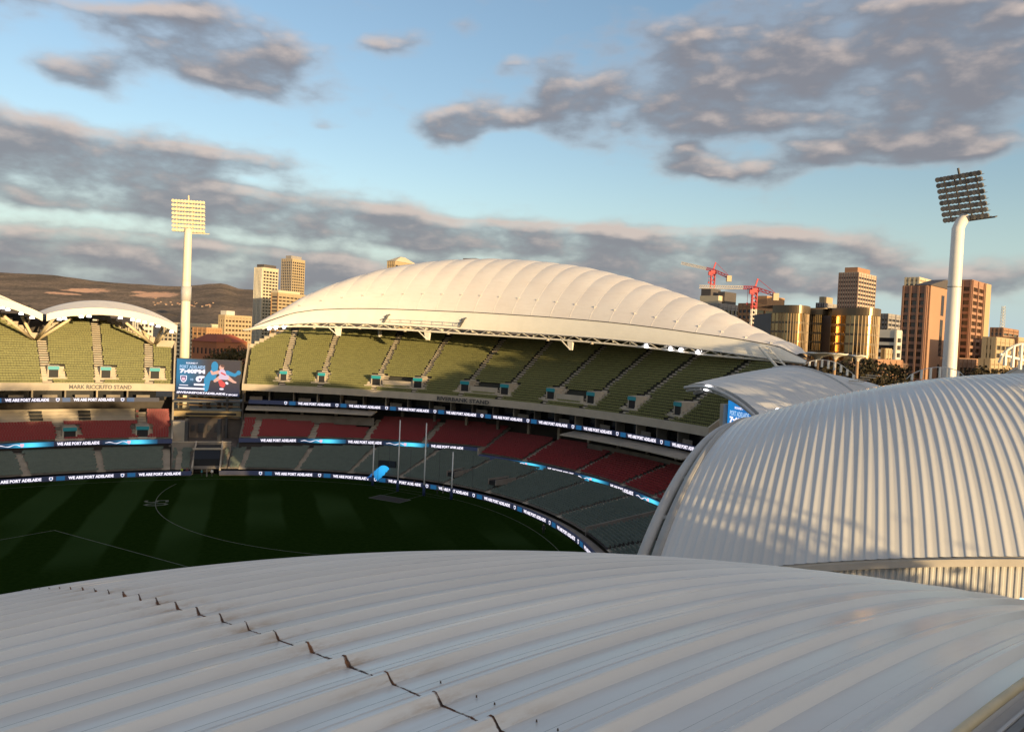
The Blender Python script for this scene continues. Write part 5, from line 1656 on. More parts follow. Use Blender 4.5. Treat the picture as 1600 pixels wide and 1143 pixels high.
def build_second_roof():
    th = thing('arched_roof', 'tall arched roof with upright metal ribs at the right, over the near stand', 'roof', (37, 80, 20), 'arched roofs of the near stand')
    m = painted_sheet('painted_sheet_second', bump=0.0, calm=True)
    UB, UT = -24.6, 24.5
    us = np.r_[np.linspace(UB, -16, 22), np.linspace(-15.2, 6, 30), np.linspace(8, UT, 9)]
    for k in range(-20, 24):
        P = np.zeros((len(us), len(RIB2), 3))
        for j, (y, z) in enumerate(RIB2):
            p, nr, a, b = arch2(V2, k * PITCH_RIB - y, us)
            P[:, j] = p + nr * z
        mb = MB(); mb.grid(P, flip=False)
        part('roof_sheet', mb, m, th, smooth=True)
    rimm = mat('rim_grey', (0.50, 0.485, 0.46), .45, var=.08, vscale=.6)
    uu = np.linspace(UB - 1.0, UT, 70)
    p, nr, a, b = arch2(V2, -13.6, uu)
    mb = MB(); mb.tube(p - P_(0, 0, .42), .50, 14); part('rim_tube', mb, rimm, th, smooth=True)
    p1, n1, a, b = arch2(V2, -12.28, uu); p0, n0, _, _ = arch2(V2, -12.9, uu)
    mb = MB(); mb.grid(np.stack([p1 - n1 * .9, p1 + n1 * .10, p1 + n1 * .10 - a * .28, p0 + n0 * .04, p0 - n0 * .5], 1)); part('rim_flashing', mb, mat('flashing', (.42, .40, .37), .5, var=.1, vscale=.8), th, smooth=False)
    for u in np.arange(-24, 24, 4.4):
        q, nq, _, _ = arch2(V2, -12.9, [u]); q2, _, _, _ = arch2(V2, -13.5, [u])
        mb = MB(); mb.bar(q[0] - (0, 0, .3), q2[0] - (0, 0, .4), .22); part('rim_bracket', mb, rimm, th)
    # gutter beam and the ribbed wall under it
    vs = np.arange(-12.2, 14.2, .6)
    B0 = np.array([arch2(V2, v, [UB])[0][0] for v in vs]); bb = np.array([arch2(V2, v, [UB])[3] for v in vs])
    G = np.stack([B0 - bb * x + P_(0, 0, z) for x, z in ((-.1, -.05), (-.1, -.18), (.22, -.26), (.26, -.10), (.34, -.10), (.34, -.62), (-.1, -.62))], 1)
    mb = MB(); mb.grid(G); part('gutter_beam', mb, mat('gutter_beige', (.64, .58, .50), .5, var=.1, vscale=.6), th)
    seg = []
    P0 = []
    step = .44; pr = [(0, 0), (.16, 0), (.20, -.06), (.34, -.06), (.38, 0)]
    L = np.r_[0, np.cumsum(np.linalg.norm(np.diff(B0, axis=0), axis=1))]
    n_ = int(L[-1] / step)
    for i in range(n_):
        pts = []
        for x, d in pr + [(step, 0)]:
            s = i * step + x
            q = np.array([np.interp(s, L, B0[:, c]) for c in range(3)]); e = np.array([np.interp(s, L, bb[:, c]) for c in range(3)])
            pts.append(q + e * (.12 + d))
        pts = np.array(pts)
        mb = MB(); mb.grid(np.stack([pts - P_(0, 0, .63), pts - P_(0, 0, 6.2)], 1), flip=True); part('wall_sheet', mb, m, th)
    # lamp standing in the valley
    q = at(1597, 938, 40)
    mb = MB(); mb.tube([q, q + P_(0, 0, .12)], .10, 8); part('valley_lamp', mb, glow('lamp_blue', (.25, .75, 1.0), 3.0), th)
    # closing wall at the rear of the arch
    uq = np.linspace(UB, UT, 50)
    p, nr, a, b = arch2(V2, 14.6, uq); p = p - P_(0, 0, .15); lo = p.copy(); lo[:, 2] = 8.0
    mb = MB(); mb.grid(np.stack([p, lo], 1)); part('rear_gable', mb, mat('gable_grey', (.40, .39, .37), .6), th)
    # raised rear section of this roof
    rr = thing('rear_roof', 'raised grey rear roof beside the tall arched roof, right edge', 'roof', (46, 76, 30))
    for k in range(0, 16):
        v0 = 15.2 + k * .6
        uq = np.linspace(-18, 18, 30)
        pts = []
        for dy, dz in ((0, 0), (.2, 0), (.25, .06), (.38, .06), (.43, 0), (.6, 0)):
            p, nr, a, b = arch2(V2, v0 + dy, uq); p = p + P_(0, 0, 1.15 + .02 * k + dz); pts.append(p)
        mb = MB(); mb.grid(np.stack(pts, 1)); part('roof_sheet', mb, m, rr, smooth=False)
    p, nr, a, b = arch2(V2, 15.2, np.linspace(-18, 18, 30))
    mb = MB(); mb.grid(np.stack([p - P_(0, 0, .2), p + P_(0, 0, 1.1)], 1)); part('riser_wall', mb, rimm, rr)
    mb = MB(); mb.tube(p + P_(0, 0, 1.12), .12, 8); part('edge_roll', mb, rimm, rr, smooth=True)


build_second_roof()
V3 = [math.pi / 2 + 0.322, .25, 32.0, 31.0, 125.0, -5.7, .006, 0.0, 0.0]


def build_third_roof():
    th = thing('arched_roof', 'small smooth grey arched roof beyond the tall ribbed one, with a lit lamp under its rim', 'roof', (40, 124, 26), 'arched roofs of the near stand')
    m = mat('smooth_sheet', (0.70, 0.68, 0.645), .38, var=.05, vscale=.5)
    rimm = mat('rim_grey', (0.5, .5, .5))
    UT = 16.5
    us = np.linspace(-UT, 5.5, 40)
    for k in range(11):
        v0 = k * 1.5
        pts = []
        for dy, dz in ((0.0, .025), (.04, .0), (1.46, 0.0), (1.499, .025)):
            p, nr, a, b = arch2(V3, v0 + dy, us); pts.append(p + nr * dz)
        mb = MB(); mb.grid(np.stack(pts, 1)); part('roof_sheet', mb, m, th, smooth=False)
    uu = np.linspace(-UT, 5.5, 44)
    for dv, dz, r in ((-.55, -.35, .26), (-.15, -.95, .20)):
        p, nr, a, b = arch2(V3, dv, uu); mb = MB(); mb.tube(p + P_(0, 0, dz), r, 10); part('rim_tube', mb, grey_steel, th, smooth=True)
    for u in np.linspace(-UT + .5, 5.0, 12):
        p, _, _, _ = arch2(V3, -.55, [u]); q, _, _, _ = arch2(V3, -.15, [u])
        mb = MB(); mb.bar(p[0] - (0, 0, .35), q[0] - (0, 0, .95), .22, .3); part('rim_rung', mb, grey_steel, th)
    p, nr, a, b = arch2(V3, .1, uu); mb = MB(); mb.grid(np.stack([p - P_(0, 0, .05), p - P_(0, 0, 1.0)], 1)); part('rim_fascia', mb, grey_steel, th)
    p, nr, a, b = arch2(V3, 16.5, uu)
    mb = MB(); mb.tube(p + P_(0, 0, .05), .16, 8); part('rear_roll', mb, grey_steel, th, smooth=True)
    q = at(1110, 607, 124.4)
    mb = MB(); mb.hexa([q + P_(*d) for d in ((-1.0, -.5, -.25), (1.1, -.5, -.35), (1.1, .3, -.35), (-1.0, .3, -.25), (-.8, -.4, .45), (1.0, -.4, .35), (1.0, .3, .35), (-.8, .3, .45))]); part('floodlight', mb, lamp_on, th)
    for x, y in ((1209, 645), (1216, 641)):
        q = at(x, y, 108.5); mb = MB(); mb.tube([q - P_(0, .3, 0), q + P_(0, .2, 0)], .34, 10); part('floodlight', mb, lamp_on, th)
    q = at(1085, 614, 129); q2 = at(1104, 609, 126)
    mb = MB(); mb.tube([q, q2], .28, 8); part('rim_pipe', mb, grey_steel, th, smooth=True)
    p, nr, a, b = arch2(V3, 16.3, uu); p = p - P_(0, 0, .15); lo = p.copy(); lo[:, 2] = 6.0
    mb = MB(); mb.grid(np.stack([p, lo], 1)); part('rear_gable', mb, mat('gable_grey', (.40, .39, .37), .6), th)
    # lower strip of the same roof behind it
    ap = thing('rear_roof', 'low pale roof strip behind the small smooth roof, below the dark trees', 'roof', (52, 118, 26))
    for k in range(5):
        v0 = 17.2 + k * 2.2
        us2 = np.linspace(-16, 6, 24)
        pts = []
        for dy, dz in ((0, 0.04), (.06, 0), (2.1, 0), (2.19, .04)):
            p, nr, a, b = arch2(V3, v0 + dy, us2); p[:, 2] -= .35 + .25 * (v0 - 17 + dy); pts.append(p + nr * dz)
        mb = MB(); mb.grid(np.stack(pts, 1)); part('roof_sheet', mb, m, ap)
        if k < 4:
            q = at(1338 + k * 9, 597 - k * 3, 122); mb = MB(); mb.box(q + P_(0, 0, .15), (2.2, .5, .12), (.94, -.34, 0), (.34, .94, 0)); part('roof_batten', mb, concrete_pale, ap)


build_third_roof()


def build_arched_rails():
    wm = mat('rail_white', (.74, .70, .62), .45)

    def arch_rail(lab, pts, hgt, w_post, nposts, r):
        """pts: base line of the rail in the world, a curve; posts stand on it and the top rail arches over"""
        B = np.asarray(pts, float)
        th = thing('arched_railing', lab, 'railing', tuple(B[len(B) // 2]), 'arched railings on the roof tops')
        q = np.linspace(0, 1, len(B))
        T = B + np.column_stack([0 * q, 0 * q, hgt * np.sin(np.pi * q) ** .6])
        mb = MB(); mb.tube(T, r, 7); part('top_rail', mb, grey_steel if r < .1 else wm, th, smooth=True)
        for k in np.linspace(.10, .90, nposts):
            i = k * (len(B) - 1); i0 = int(i); f = i - i0
            b = B[i0] * (1 - f) + B[min(i0 + 1, len(B) - 1)] * f; t = T[i0] * (1 - f) + T[min(i0 + 1, len(B) - 1)] * f
            mb = MB(); mb.bar(b - P_(0, 0, .15), t, w_post, w_post * .5); part('post', mb, wm, th)
        return th
    pts = [at(x, y, 126) for x, y in zip(np.linspace(1256, 1342, 15), np.interp(np.linspace(1256, 1342, 15), [1256, 1280, 1310, 1342], [570, 571, 578, 595]))]
    arch_rail('small arched railing on the rear edge of the smooth roof, below white canopies', pts, 1.15, .42, 8, .05)
    pts = [at(x, y, 84) for x, y in zip(np.linspace(1416, 1506, 15), np.interp(np.linspace(1416, 1506, 15), [1416, 1450, 1480, 1506], [592, 589, 587, 587]))]
    arch_rail('arched railing on the tall ribbed roof, at the foot of the dark floodlight mast', pts, 1.0, .26, 6, .04)
    pts = [at(x, y, 72) for x, y in zip(np.linspace(1561, 1650, 15), np.interp(np.linspace(1561, 1650, 15), [1561, 1600, 1650], [566, 576, 592]))]
    o = arch_rail('big white arched frame on the rear roof at the right edge', pts, 2.3, .34, 7, .13)
    mb = MB(); mb.bar(at(1563, 553, 72), at(1640, 573, 72), .2); part('mid_rail', mb, wm, o)


build_arched_rails()


def build_near_stand():
    th = thing('grandstand', 'dark lower tiers of the near stand, seen below the rim of the tall arched roof', 'grandstand', (0, 120, 0))
    tier(th, 38.5, 78, 2.4, 1.1, 22, 0.75, 0.145, green_seat_shaded, [46, 55, 64, 72], 1.6, lambda t: 0 * np.asarray(t, float) + 17.5, riser_m=concrete_dark)
    # dividing wall between this tier and the one behind the goal
    Q, N = ell([38.35], [2.6]); n = np.r_[N[0], 0]; R = np.array([n[1], -n[0], 0]); B = np.r_[Q[0], 0]
    mb = MB(); mb.hexa([B + R * x + n * y + P_(0, 0, z) for x, y, z in ((-.15, 0, .5), (.15, 0, .5), (.15, 16, 3.5), (-.15, 16, 3.5), (-.15, 0, 2.0), (.15, 0, 2.0), (.15, 16, 5.2), (-.15, 16, 5.2))])
    part('dividing_wall', mb, concrete, th)
    wall_part(th, 'stand_body', [(18, -.3), (46, -.3), (46, 13), (40, 13), (34, 12), (18, 10)], 57, 89.9, concrete_dark, 40)
    wall_part(th, 'stand_body', [(18, -.3), (47, -.3), (47, 27.5), (41, 27.5), (34, 18), (18, 12.5)], 90, 150, concrete_dark, 60)
    wall_part(th, 'stand_body', [(20, -.3), (44, -.3), (44, 22), (38, 22), (30, 14), (20, 7.0)], 43, 56.9, concrete_dark, 12)
    q = at(1127, 828, 118)
    mb = MB(); mb.tube([q, q + P_(0, .4, 0)], .14, 8); part('floodlight', mb, glow('lamp_small', (1, .95, .85), 4.0), th)


build_near_stand()

# ------------------------------------------------------------------ goal posts
def build_goals():
    pm = mat('post_white', (.80, .79, .76), .4)
    pad = mat('pad_navy', (.02, .04, .12), .7)
    for (x, y), hgt, lab in (((582, 758), 9.6, 'shorter outer post, leftmost of the four white goal posts'), ((621, 767), 15.4, 'left tall white goal post, second of four from the left'),
                             ((662, 774), 15.4, 'right tall white goal post, third of four from the left'), ((705, 780), 9.9, 'shorter outer post, rightmost of the four white goal posts')):
        p = at_z(x, y, 0)
        th = thing('goal_post', lab, 'goal post', tuple(p), 'goal posts')
        mb = MB(); mb.tube([p, p + P_(0, 0, hgt)], [.16, .11], 12); part('post', mb, pm, th, smooth=True)
        mb = MB(); mb.tube([p + P_(0, 0, .02), p + P_(0, 0, 2.3)], .30, 12); part('pad', mb, pad, th, smooth=True)
        mb = MB(); mb.tube([p + P_(0, 0, hgt), p + P_(0, 0, hgt + .12)], [.13, .05], 10); part('cap', mb, pm, th)
    # net behind the goals: fine uprights
    nm = mat('net_post_dark', (.04, .04, .045), .6)
    for k, x in enumerate((590, 607, 640, 685, 737)):
        P = at_z(x, 752 + k * 5, 0.5); t_ = np.degrees(0)
        th = thing('net_pole', ['thin dark pole behind the left outer goal post', 'thin dark pole beside the blue race cover', 'thin dark pole between the two tall goal posts', 'thin dark pole between the right tall and outer posts', 'thin dark pole right of all four goal posts'][k], 'pole', tuple(P), 'thin net poles behind the goals')
        mb = MB(); mb.tube([P, P + P_(0, 0, 8.2)], .035, 6); part('shaft', mb, nm, th)
        mb = MB(); mb.box(P + P_(0, 0, 8.25), (.16, .16, .1)); part('pulley', mb, nm, th)
    # the inflatable cover of the race behind the left posts
    m = bpy.data.materials.new('race_glow'); m.use_nodes = True
    w = NT(m.node_tree); b = m.node_tree.nodes['Principled BSDF']; tc = w.n('ShaderNodeTexCoord'); s = w.sep(tc.outputs['Generated'])
    f = w.smooth(w.m('ADD', w.m('MULTIPLY', s[0], .6), w.m('MULTIPLY', s[2], .4)), 0.15, .85); c = w.mix(f, (0.003, 0.02, 0.12), (0.03, 0.42, 0.86)); b.inputs['Base Color'].default_value = (.02, .15, .35, 1)
    w.link(c, b.inputs['Emission Color']); b.inputs['Emission Strength'].default_value = .9
    A = at_z(580, 751, 0.6); B = at(600, 733, A[1] + 7.5)
    th = thing('race_cover', 'glowing blue inflatable cover over the players race behind the left goal posts', 'inflatable', tuple(A))
    d = B - A; R = np.array([1.0, -.2, 0]); R /= np.linalg.norm(R); up = np.cross(R, d); up /= np.linalg.norm(up)
    if up[2] < 0: up = -up
    G = []
    for k in np.linspace(0, 1, 10):
        c = A + d * k; wdt = 1.35 + .12 * math.sin(k * 25)
        G.append([c + R * wdt * math.cos(a) + up * (1.0 + .06 * math.sin(k * 25)) * max(0, math.sin(a)) for a in np.linspace(math.pi, 0, 12)])
    mb = MB(); mb.grid(np.array(G)); part('cover', mb, m, th, smooth=True)
    mb = MB(); e = B + d / np.linalg.norm(d) * .3; mb.box(e + P_(.5, .8, .9), (4.2, .8, 1.9), R, (.2, 1, 0)); part('portal_box', mb, black_void, th)
    mb = MB(); mb.box(e + P_(1.0, .37, 1.3), (2.6, .06, .35), R, (.2, 1, 0)); part('portal_sign', mb, concrete_pale, th)


build_goals()


# ------------------------------------------------------------------ people: a skinned figure per pose
def body_mesh(key, top, legs, pose=0):
    verts = [(0, 0, .95), (0, 0, 1.15), (0, .01, 1.40), (0, .01, 1.50), (0, .03, 1.60), (0, .03, 1.74),
             (.10, 0, .90), (.12, .03 + .1 * pose, .50), (.12, -.02 + .05 * pose, .08), (.13, .12, .04),
             (-.10, 0, .90), (-.12, .03 - .1 * pose, .50), (-.12, -.04 - .14 * pose, .08), (-.13, .09, .04),
             (.19, 0, 1.42), (.26, .02 - .1 * pose, 1.15), (.27, .12, .92), (.27, .16, .84),
             (-.19, 0, 1.42), (-.26, .02 + .1 * pose, 1.15), (-.27, .12, .92), (-.27, .16, .84)]
    edges = [(0, 1), (1, 2), (2, 3), (3, 4), (4, 5), (0, 6), (6, 7), (7, 8), (8, 9), (0, 10), (10, 11), (11, 12), (12, 13), (2, 14), (14, 15), (15, 16), (16, 17), (2, 18), (18, 19), (19, 20), (20, 21)]
    rads = [.15, .15, .17, .06, .095, .08, .10, .075, .05, .045, .10, .075, .05, .045, .07, .055, .042, .035, .07, .055, .042, .035]
    me = bpy.data.meshes.new('body'); me.from_pydata(verts, edges, [])
    o = bpy.data.objects.new('body', me); COL.objects.link(o)
    o.modifiers.new('skin', 'SKIN'); sv = me.skin_vertices[0].data
    for i, r in enumerate(rads):
        sv[i].radius = (r * (1.1 if i < 3 else 1), r * (.75 if i < 3 else 1))
    sv[0].use_root = True
    sd = o.modifiers.new('sub', 'SUBSURF'); sd.levels = 1; sd.render_levels = 1
    dg = bpy.context.evaluated_depsgraph_get(); ev = o.evaluated_get(dg)
    out = bpy.data.meshes.new_from_object(ev); bpy.data.objects.remove(o)
    out.materials.clear()
    for m in (legs, top, mat('skin', (.45, .27, .19), .6), mat('hair_dark', (.03, .02, .015), .7)):
        out.materials.append(m)
    for p in out.polygons:
        z = p.center[2]; hand = abs(p.center[0]) > .2 and z < .95
        p.material_index = 2 if (hand or 1.49 < z <= 1.68) else (3 if z > 1.68 else (1 if z > .93 else 0))
        p.use_smooth = True
    return out


def build_people():
    hv = mat('vest_yellow', (.50, .62, .06), .7); dk = mat('cloth_dark', (.03, .03, .035), .8); tl = mat('cloth_teal', (.05, .28, .33), .8); gy = mat('cloth_grey', (.25, .24, .24), .8); wh = mat('cloth_white', (.65, .64, .62), .8); mr = mat('cloth_maroon', (.16, .05, .06), .8)
    ppl = [((284, 742, .1), hv, dk, 0, 'person in a yellow hi-vis vest standing beside the tunnel'), ((292, 742, .1), mr, dk, 0, 'person in a dark red top standing next to the hi-vis vest'),
           ((299, 742, .1), gy, dk, .3, 'person in grey and dark trousers standing at the tunnel corner'), ((315, 744, .1), tl, dk, .4, 'person in a teal top walking out of the tunnel mouth'),
           ((323, 744, .1), gy, gy, .6, 'person in grey clothes walking at the tunnel mouth'), ((331, 744, .1), wh, dk, .2, 'person in a pale top inside the tunnel mouth'),
           ((683, 771, 0), tl, dk, .5, 'person in a teal top walking behind the right outer goal post'), ((647, 762, 0), dk, dk, .3, 'person in dark clothes between the tall goal posts'),
           ((692, 770, 0), wh, gy, .7, 'person in a white top beside the right outer goal post'), ((849, 833, 0), dk, dk, .2, 'person in dark clothes on the grass near the curved boards')]
    for i, ((x, y, z), t, l, pose, lab) in enumerate(ppl):
        p = at_z(x, y, z)
        th = thing('person', lab, 'person', tuple(p), 'people near the fence')
        th.rotation_euler = (0, 0, RNG.uniform(-2, 2) + math.pi)
        o = bpy.data.objects.new('body', body_mesh(i, t, l, pose)); COL.objects.link(o); o.parent = th


build_people()


# ------------------------------------------------------------------ city
E_DIR = np.array([.88, -.47]); E_DIR /= np.linalg.norm(E_DIR)     # towards the right and the camera
S_DIR = np.array([.47, .88]); S_DIR /= np.linalg.norm(S_DIR)      # away
E2 = np.array([.71, -.70]); E2 /= np.linalg.norm(E2); S2 = np.array([E2[1] * -1, E2[0]])


def corner_box(xc, x0, x1, d, e=E_DIR, s=S_DIR):
    """box whose near vertical edge stands at picture column xc; its left face ends at column x0, its right face at x1"""
    C = at(xc, 540, d)[:2]

    def width(x, dr):
        kx = (at(x, 540, 1000.0)[0]) / 1000.0
        den = dr[0] - kx * dr[1]
        return (kx * C[1] - C[0]) / den
    return C, abs(width(x0, -e)), abs(width(x1, s))


def building(lab, cat, xc, x0, x1, ytop, d, floors, wall, glass, band=.5, piers=(6, 6), roof=None, group=None, plant=None, name='building', e=E_DIR, s=S_DIR, left_wall=None, band_m=None, proud=.35, base_z=-.4):
    if xc > 1000:
        e, s = E2, S2
    C, wl, ws = corner_box(xc, x0, x1, d, e, s)
    top = at(xc, ytop, d)[2]
    floors = max(3, round((top - base_z) / 3.7))
    cen = C - e * wl / 2 + s * ws / 2
    th = thing(name, lab, cat, (cen[0], cen[1], base_z), group)
    X = np.r_[e, 0]; Y = np.r_[s, 0]
    q = lambda u, v, z: np.r_[C - e * u + s * v, z]
    mb = MB(); mb.box(np.r_[cen, (top + base_z) / 2], (wl - proud * 2, ws - proud * 2, top - base_z), X, Y); part('glazing', mb, glass, th)
    fh = (top - base_z) / floors
    bm = band_m or wall
    for k in range(floors + 1):
        z = base_z + k * fh
        hh = fh * band if k < floors else fh * .7
        mb = MB(); mb.box(np.r_[cen, z + (hh / 2 if k < floors else -hh / 2 + .3)], (wl, ws, hh), X, Y); part('floor_band', mb, bm, th)
    pw = .9 * max(.4, fh / 3.6)
    for i in range(piers[0] + 1):
        u = wl * i / max(1, piers[0]); u = min(max(u, pw / 2 + .02), wl - pw / 2 - .02)
        mb = MB(); mb.box(q(u, .02, (top + base_z) / 2), (pw, proud * 1.5, top - base_z - .1), X, Y); part('pier', mb, left_wall or wall, th)
    for i in range(piers[1] + 1):
        v = ws * i / max(1, piers[1]); v = min(max(v, pw / 2 + .03), ws - pw / 2 - .03)
        mb = MB(); mb.box(q(.02, v, (top + base_z) / 2 - .05), (proud * 1.5, pw, top - base_z - .16), X, Y); part('pier', mb, wall, th)
    if plant:
        for (a, b_, c, dd, hgt, pm) in plant:
            mb = MB(); mb.box(np.r_[C - e * wl * (a + b_) / 2 + s * ws * (c + dd) / 2, top + hgt / 2 + .3], (wl * (b_ - a), ws * (dd - c), hgt), X, Y); part('roof_plant', mb, pm, th)
    return th, C, wl, ws, top, q


def build_city():
    tan = mat('wall_tan', (.47, .36, .22), .8, var=.06, vscale=.05); cream = mat('wall_cream', (.62, .53, .38), .8, var=.05, vscale=.05)
    brown = mat('wall_brown', (.36, .20, .12), .8, var=.08, vscale=.05); rust_w = mat('wall_orange', (.46, .26, .13), .8, var=.06, vscale=.05)
    dark = mat('wall_dark', (.10, .085, .08), .6, var=.1, vscale=.05); greyw = mat('wall_grey', (.34, .31, .29), .7, var=.08, vscale=.05)
    white = mat('wall_white', (.68, .64, .56), .7, var=.05, vscale=.05); brick = mat('wall_brick', (.42, .16, .075), .85, var=.12, vscale=.1)
    gl = mat('city_glass', (.035, .032, .035), .12, spec=.7); glb = mat('city_glass_brown', (.07, .045, .03), .15, spec=.7)
    gld = mat('gold_glass', (.33, .215, .105), .11, metal=1.0); goldw = mat('gold_wall', (.16, .115, .07), .35, metal=.4)
    redroof = mat('roof_red', (.38, .10, .05), .8, var=.1, vscale=.1)
    G = 'city buildings beyond the ground'
    # left of the domed roof
    th, C, wl, ws, top, q = building('slim cream residential tower with pale vertical fins, left of the dome', 'tower', 407, 393.5, 431, 417.5, 900, 26, cream, gl, .42, (5, 5), group=G, plant=[(.1, .9, .1, .9, 3.5, dark)], band_m=cream)
    for k in range(7):
        u = wl * (k + .5) / 7; mb = MB(); mb.box(q(u, -.5, top / 2), (.5, 1.2, top - 1), np.r_[E_DIR, 0], np.r_[S_DIR, 0]); part('fin', mb, white, th)
    building('dark olive apartment tower behind the beige block, left of the dome', 'tower', 452, 435, 472, 404, 1050, 30, tan, gl, .38, (6, 6), group=G, plant=[(.1, .6, .0, .8, 4.0, greyw)], left_wall=greyw)
    building('wide beige block at the foot of the dark olive tower', 'building', 432, 421, 480, 457, 820, 12, tan, glb, .5, (1, 8), group=G, plant=[(.0, 1, .0, .7, 2.5, cream)], left_wall=rust_w)
    th, C, wl, ws, top, q = building('tower top with a pale hipped roof peeking over the dome', 'tower', 612, 600, 645, 408, 900, 30, tan, gl, .45, (4, 6), group=G)
    mb = MB(); b = [q(-1, -1, top + .4), q(wl + 1, -1, top + .4), q(wl + 1, ws + 1, top + .4), q(-1, ws + 1, top + .4), q(wl * .4, ws * .4, top + 7), q(wl * .6, ws * .4, top + 7), q(wl * .6, ws * .6, top + 7), q(wl * .4, ws * .6, top + 7)]
    mb.hexa([b[1], b[0], b[3], b[2], b[5], b[4], b[7], b[6]]); part('hipped_roof', mb, cream, th)
    # mid distance between the stands
    building('low banded office block on the slope, left of the slim cream tower', 'building', 350, 340, 392, 492, 620, 4, tan, glb, .55, (3, 8), group=G, plant=[(.0, .9, .05, .35, 3.2, white)])
    building('orange block beside the floodlight mast, below the hills', 'building', 322, 300, 346, 512, 560, 3, rust_w, glb, .6, (3, 6), group=G)
    building('long pale low building behind the mast, below the hills', 'building', 296, 255, 345, 505, 700, 2, cream, gl, .5, (6, 6), group=G)
    # red roofed brick building
    C, wl, ws = corner_box(338, 300, 386, 440)
    th = thing('brick_building', 'orange brick building with a red hipped roof above the video screen', 'building', (C[0], C[1], 0), G)
    top = at(338, 534, 440)[2]; X = np.r_[E_DIR, 0]; Y = np.r_[S_DIR, 0]
    q = lambda u, v, z: np.r_[C - E_DIR * u + S_DIR * v, z]
    cen = q(wl / 2, ws / 2, 0)
    mb = MB(); mb.box(cen + P_(0, 0, top / 2), (wl, ws, top), X, Y); part('wall', mb, brick, th)
    mb = MB(); b = [q(-.6, -.6, top + .02), q(wl + .6, -.6, top + .02), q(wl + .6, ws + .6, top + .02), q(-.6, ws + .6, top + .02), q(wl * .3, ws * .25, top + 4.2), q(wl * .7, ws * .25, top + 4.2), q(wl * .7, ws * .75, top + 4.2), q(wl * .3, ws * .75, top + 4.2)]
    mb.hexa([b[1], b[0], b[3], b[2], b[5], b[4], b[7], b[6]]); part('roof', mb, redroof, th)
    for fl in range(3):
        for k in range(9):
            mb = MB(); mb.box(q(.05, ws * (k + .5) / 9, top * (.25 + .27 * fl)), (.25, 1.1, top * .13), X, Y); part('window', mb, gl, th)
        for k in range(6):
            mb = MB(); mb.box(q(wl * (k + .5) / 6, .05, top * (.25 + .27 * fl)), (1.1, .25, top * .13), X, Y); part('window', mb, gl, th)
    mb = MB(); mb.box(q(-.2, ws * .35, top + 1.2), (.8, 4.5, 2.2), X, Y); part('gable', mb, brick, th)
    for k, (x, xx, y, d, lab) in enumerate(((206, 238, 497, 520, 'pale flat building behind the notch of the arched roofs'), (108, 150, 478, 420, 'white ridged roof seen in the notch between the arched roofs'))):
        building(lab, 'building', x + 12, x, xx, y, d, 4, white, gl, .5, (3, 3), group=G)
    # right of the domed roof
    building('grey glass block with a cream slab roof below the left crane', 'building', 1122, 1088, 1152, 474, 520, 9, greyw, gl, .3, (7, 5), group=G, plant=[(.1, .95, .0, .9, 5.0, cream), (.55, 1.0, .1, .6, 10.0, dark), (.0, .3, .2, .8, 8.0, dark)])
    building('orange brown office building with dark window bands behind the right crane', 'building', 1178, 1150, 1234, 474, 480, 11, rust_w, gl, .48, (4, 4), group=G, plant=[(.05, .6, .3, .8, 5.5, rust_w)], left_wall=brown)
    # golden glass hotel: two bowed wings
    def bowed(lab, x0, x1, ytop, d, floors, bow, cap):
        A = at(x0, 540, d)[:2]; B = at(x1, 540, d)[:2]; mid = (A + B) / 2; L = np.linalg.norm(B - A); t = (B - A) / L; nn = np.array([t[1], -t[0]])
        top = at((x0 + x1) / 2, ytop, d)[2]
        th = thing('hotel_wing', lab, 'building', (mid[0], mid[1] + 10, -.4), G)
        k = np.linspace(0, 1, 19)
        arc = lambda o: np.array([A + t * L * kk + nn * (bow * 4 * kk * (1 - kk) + o) for kk in k])
        fh = top / floors
        panes = arc(0)
        for i in range(18):
            mb = MB(); a_, b_ = panes[i], panes[i + 1]
            mb.quad(np.r_[a_, 0], np.r_[b_, 0], np.r_[b_, top], np.r_[a_, top]); part('glass_strip', mb, gld, th)
            mb = MB(); mb.bar(np.r_[a_, 0] + np.r_[nn * .1, 0], np.r_[a_, top] + np.r_[nn * .1, 0], .22, .25); part('mullion', mb, goldw, th)
        for f in range(1, floors):
            a_ = arc(.12); z = f * fh
            mb = MB(); mb.grid(np.stack([np.column_stack([a_, 0 * k + z - .45]), np.column_stack([a_, 0 * k + z + .45])], 1)); part('floor_band', mb, goldw, th)
        a_ = arc(.8); b_ = np.array([A + t * L * kk - nn * 24 for kk in k])
        z0, z1 = top, top + cap
        mb = MB(); mb.grid(np.stack([np.column_stack([b_, 0 * k + z0]), np.column_stack([a_, 0 * k + z0]), np.column_stack([a_, 0 * k + z1]), np.column_stack([b_, 0 * k + z1])], 1)); part('roof_slab', mb, goldw, th)
        for s_ in (0, -1):
            mb = MB(); mb.quad(np.r_[panes[s_], 0], np.r_[panes[s_], top], np.r_[b_[s_], top], np.r_[b_[s_], 0]); part('side_wall', mb, dark, th)
        return th
    bowed('golden glass hotel wing with a bright sun glint, right of the brown offices', 1203, 1262, 490, 330, 13, 9, 3.2)
    bowed('dim bronze glass wing in the middle of the golden hotel', 1258, 1302, 492, 338, 13, 3, 2.8)
    bowed('bronze glass hotel wing with a burning vertical glint below the brown tower', 1296, 1372, 494, 326, 13, 12, 3.0)
    th, C, wl, ws, top, q = building('brown city tower with pale banded side, above the golden hotel', 'tower', 1335, 1304, 1363, 425, 700, 22, mat('wall_pinkbrown', (.34, .235, .19), .7, var=.05, vscale=.05), gl, .5, (8, 7), group=G, left_wall=mat('wall_pinkbrown_shaded', (.20, .135, .115), .7), plant=[(.2, .85, .15, .85, 5.0, brown)], band_m=mat('band_pale', (.50, .40, .30), .7))  # darker left piers put the shade of that face into the colour
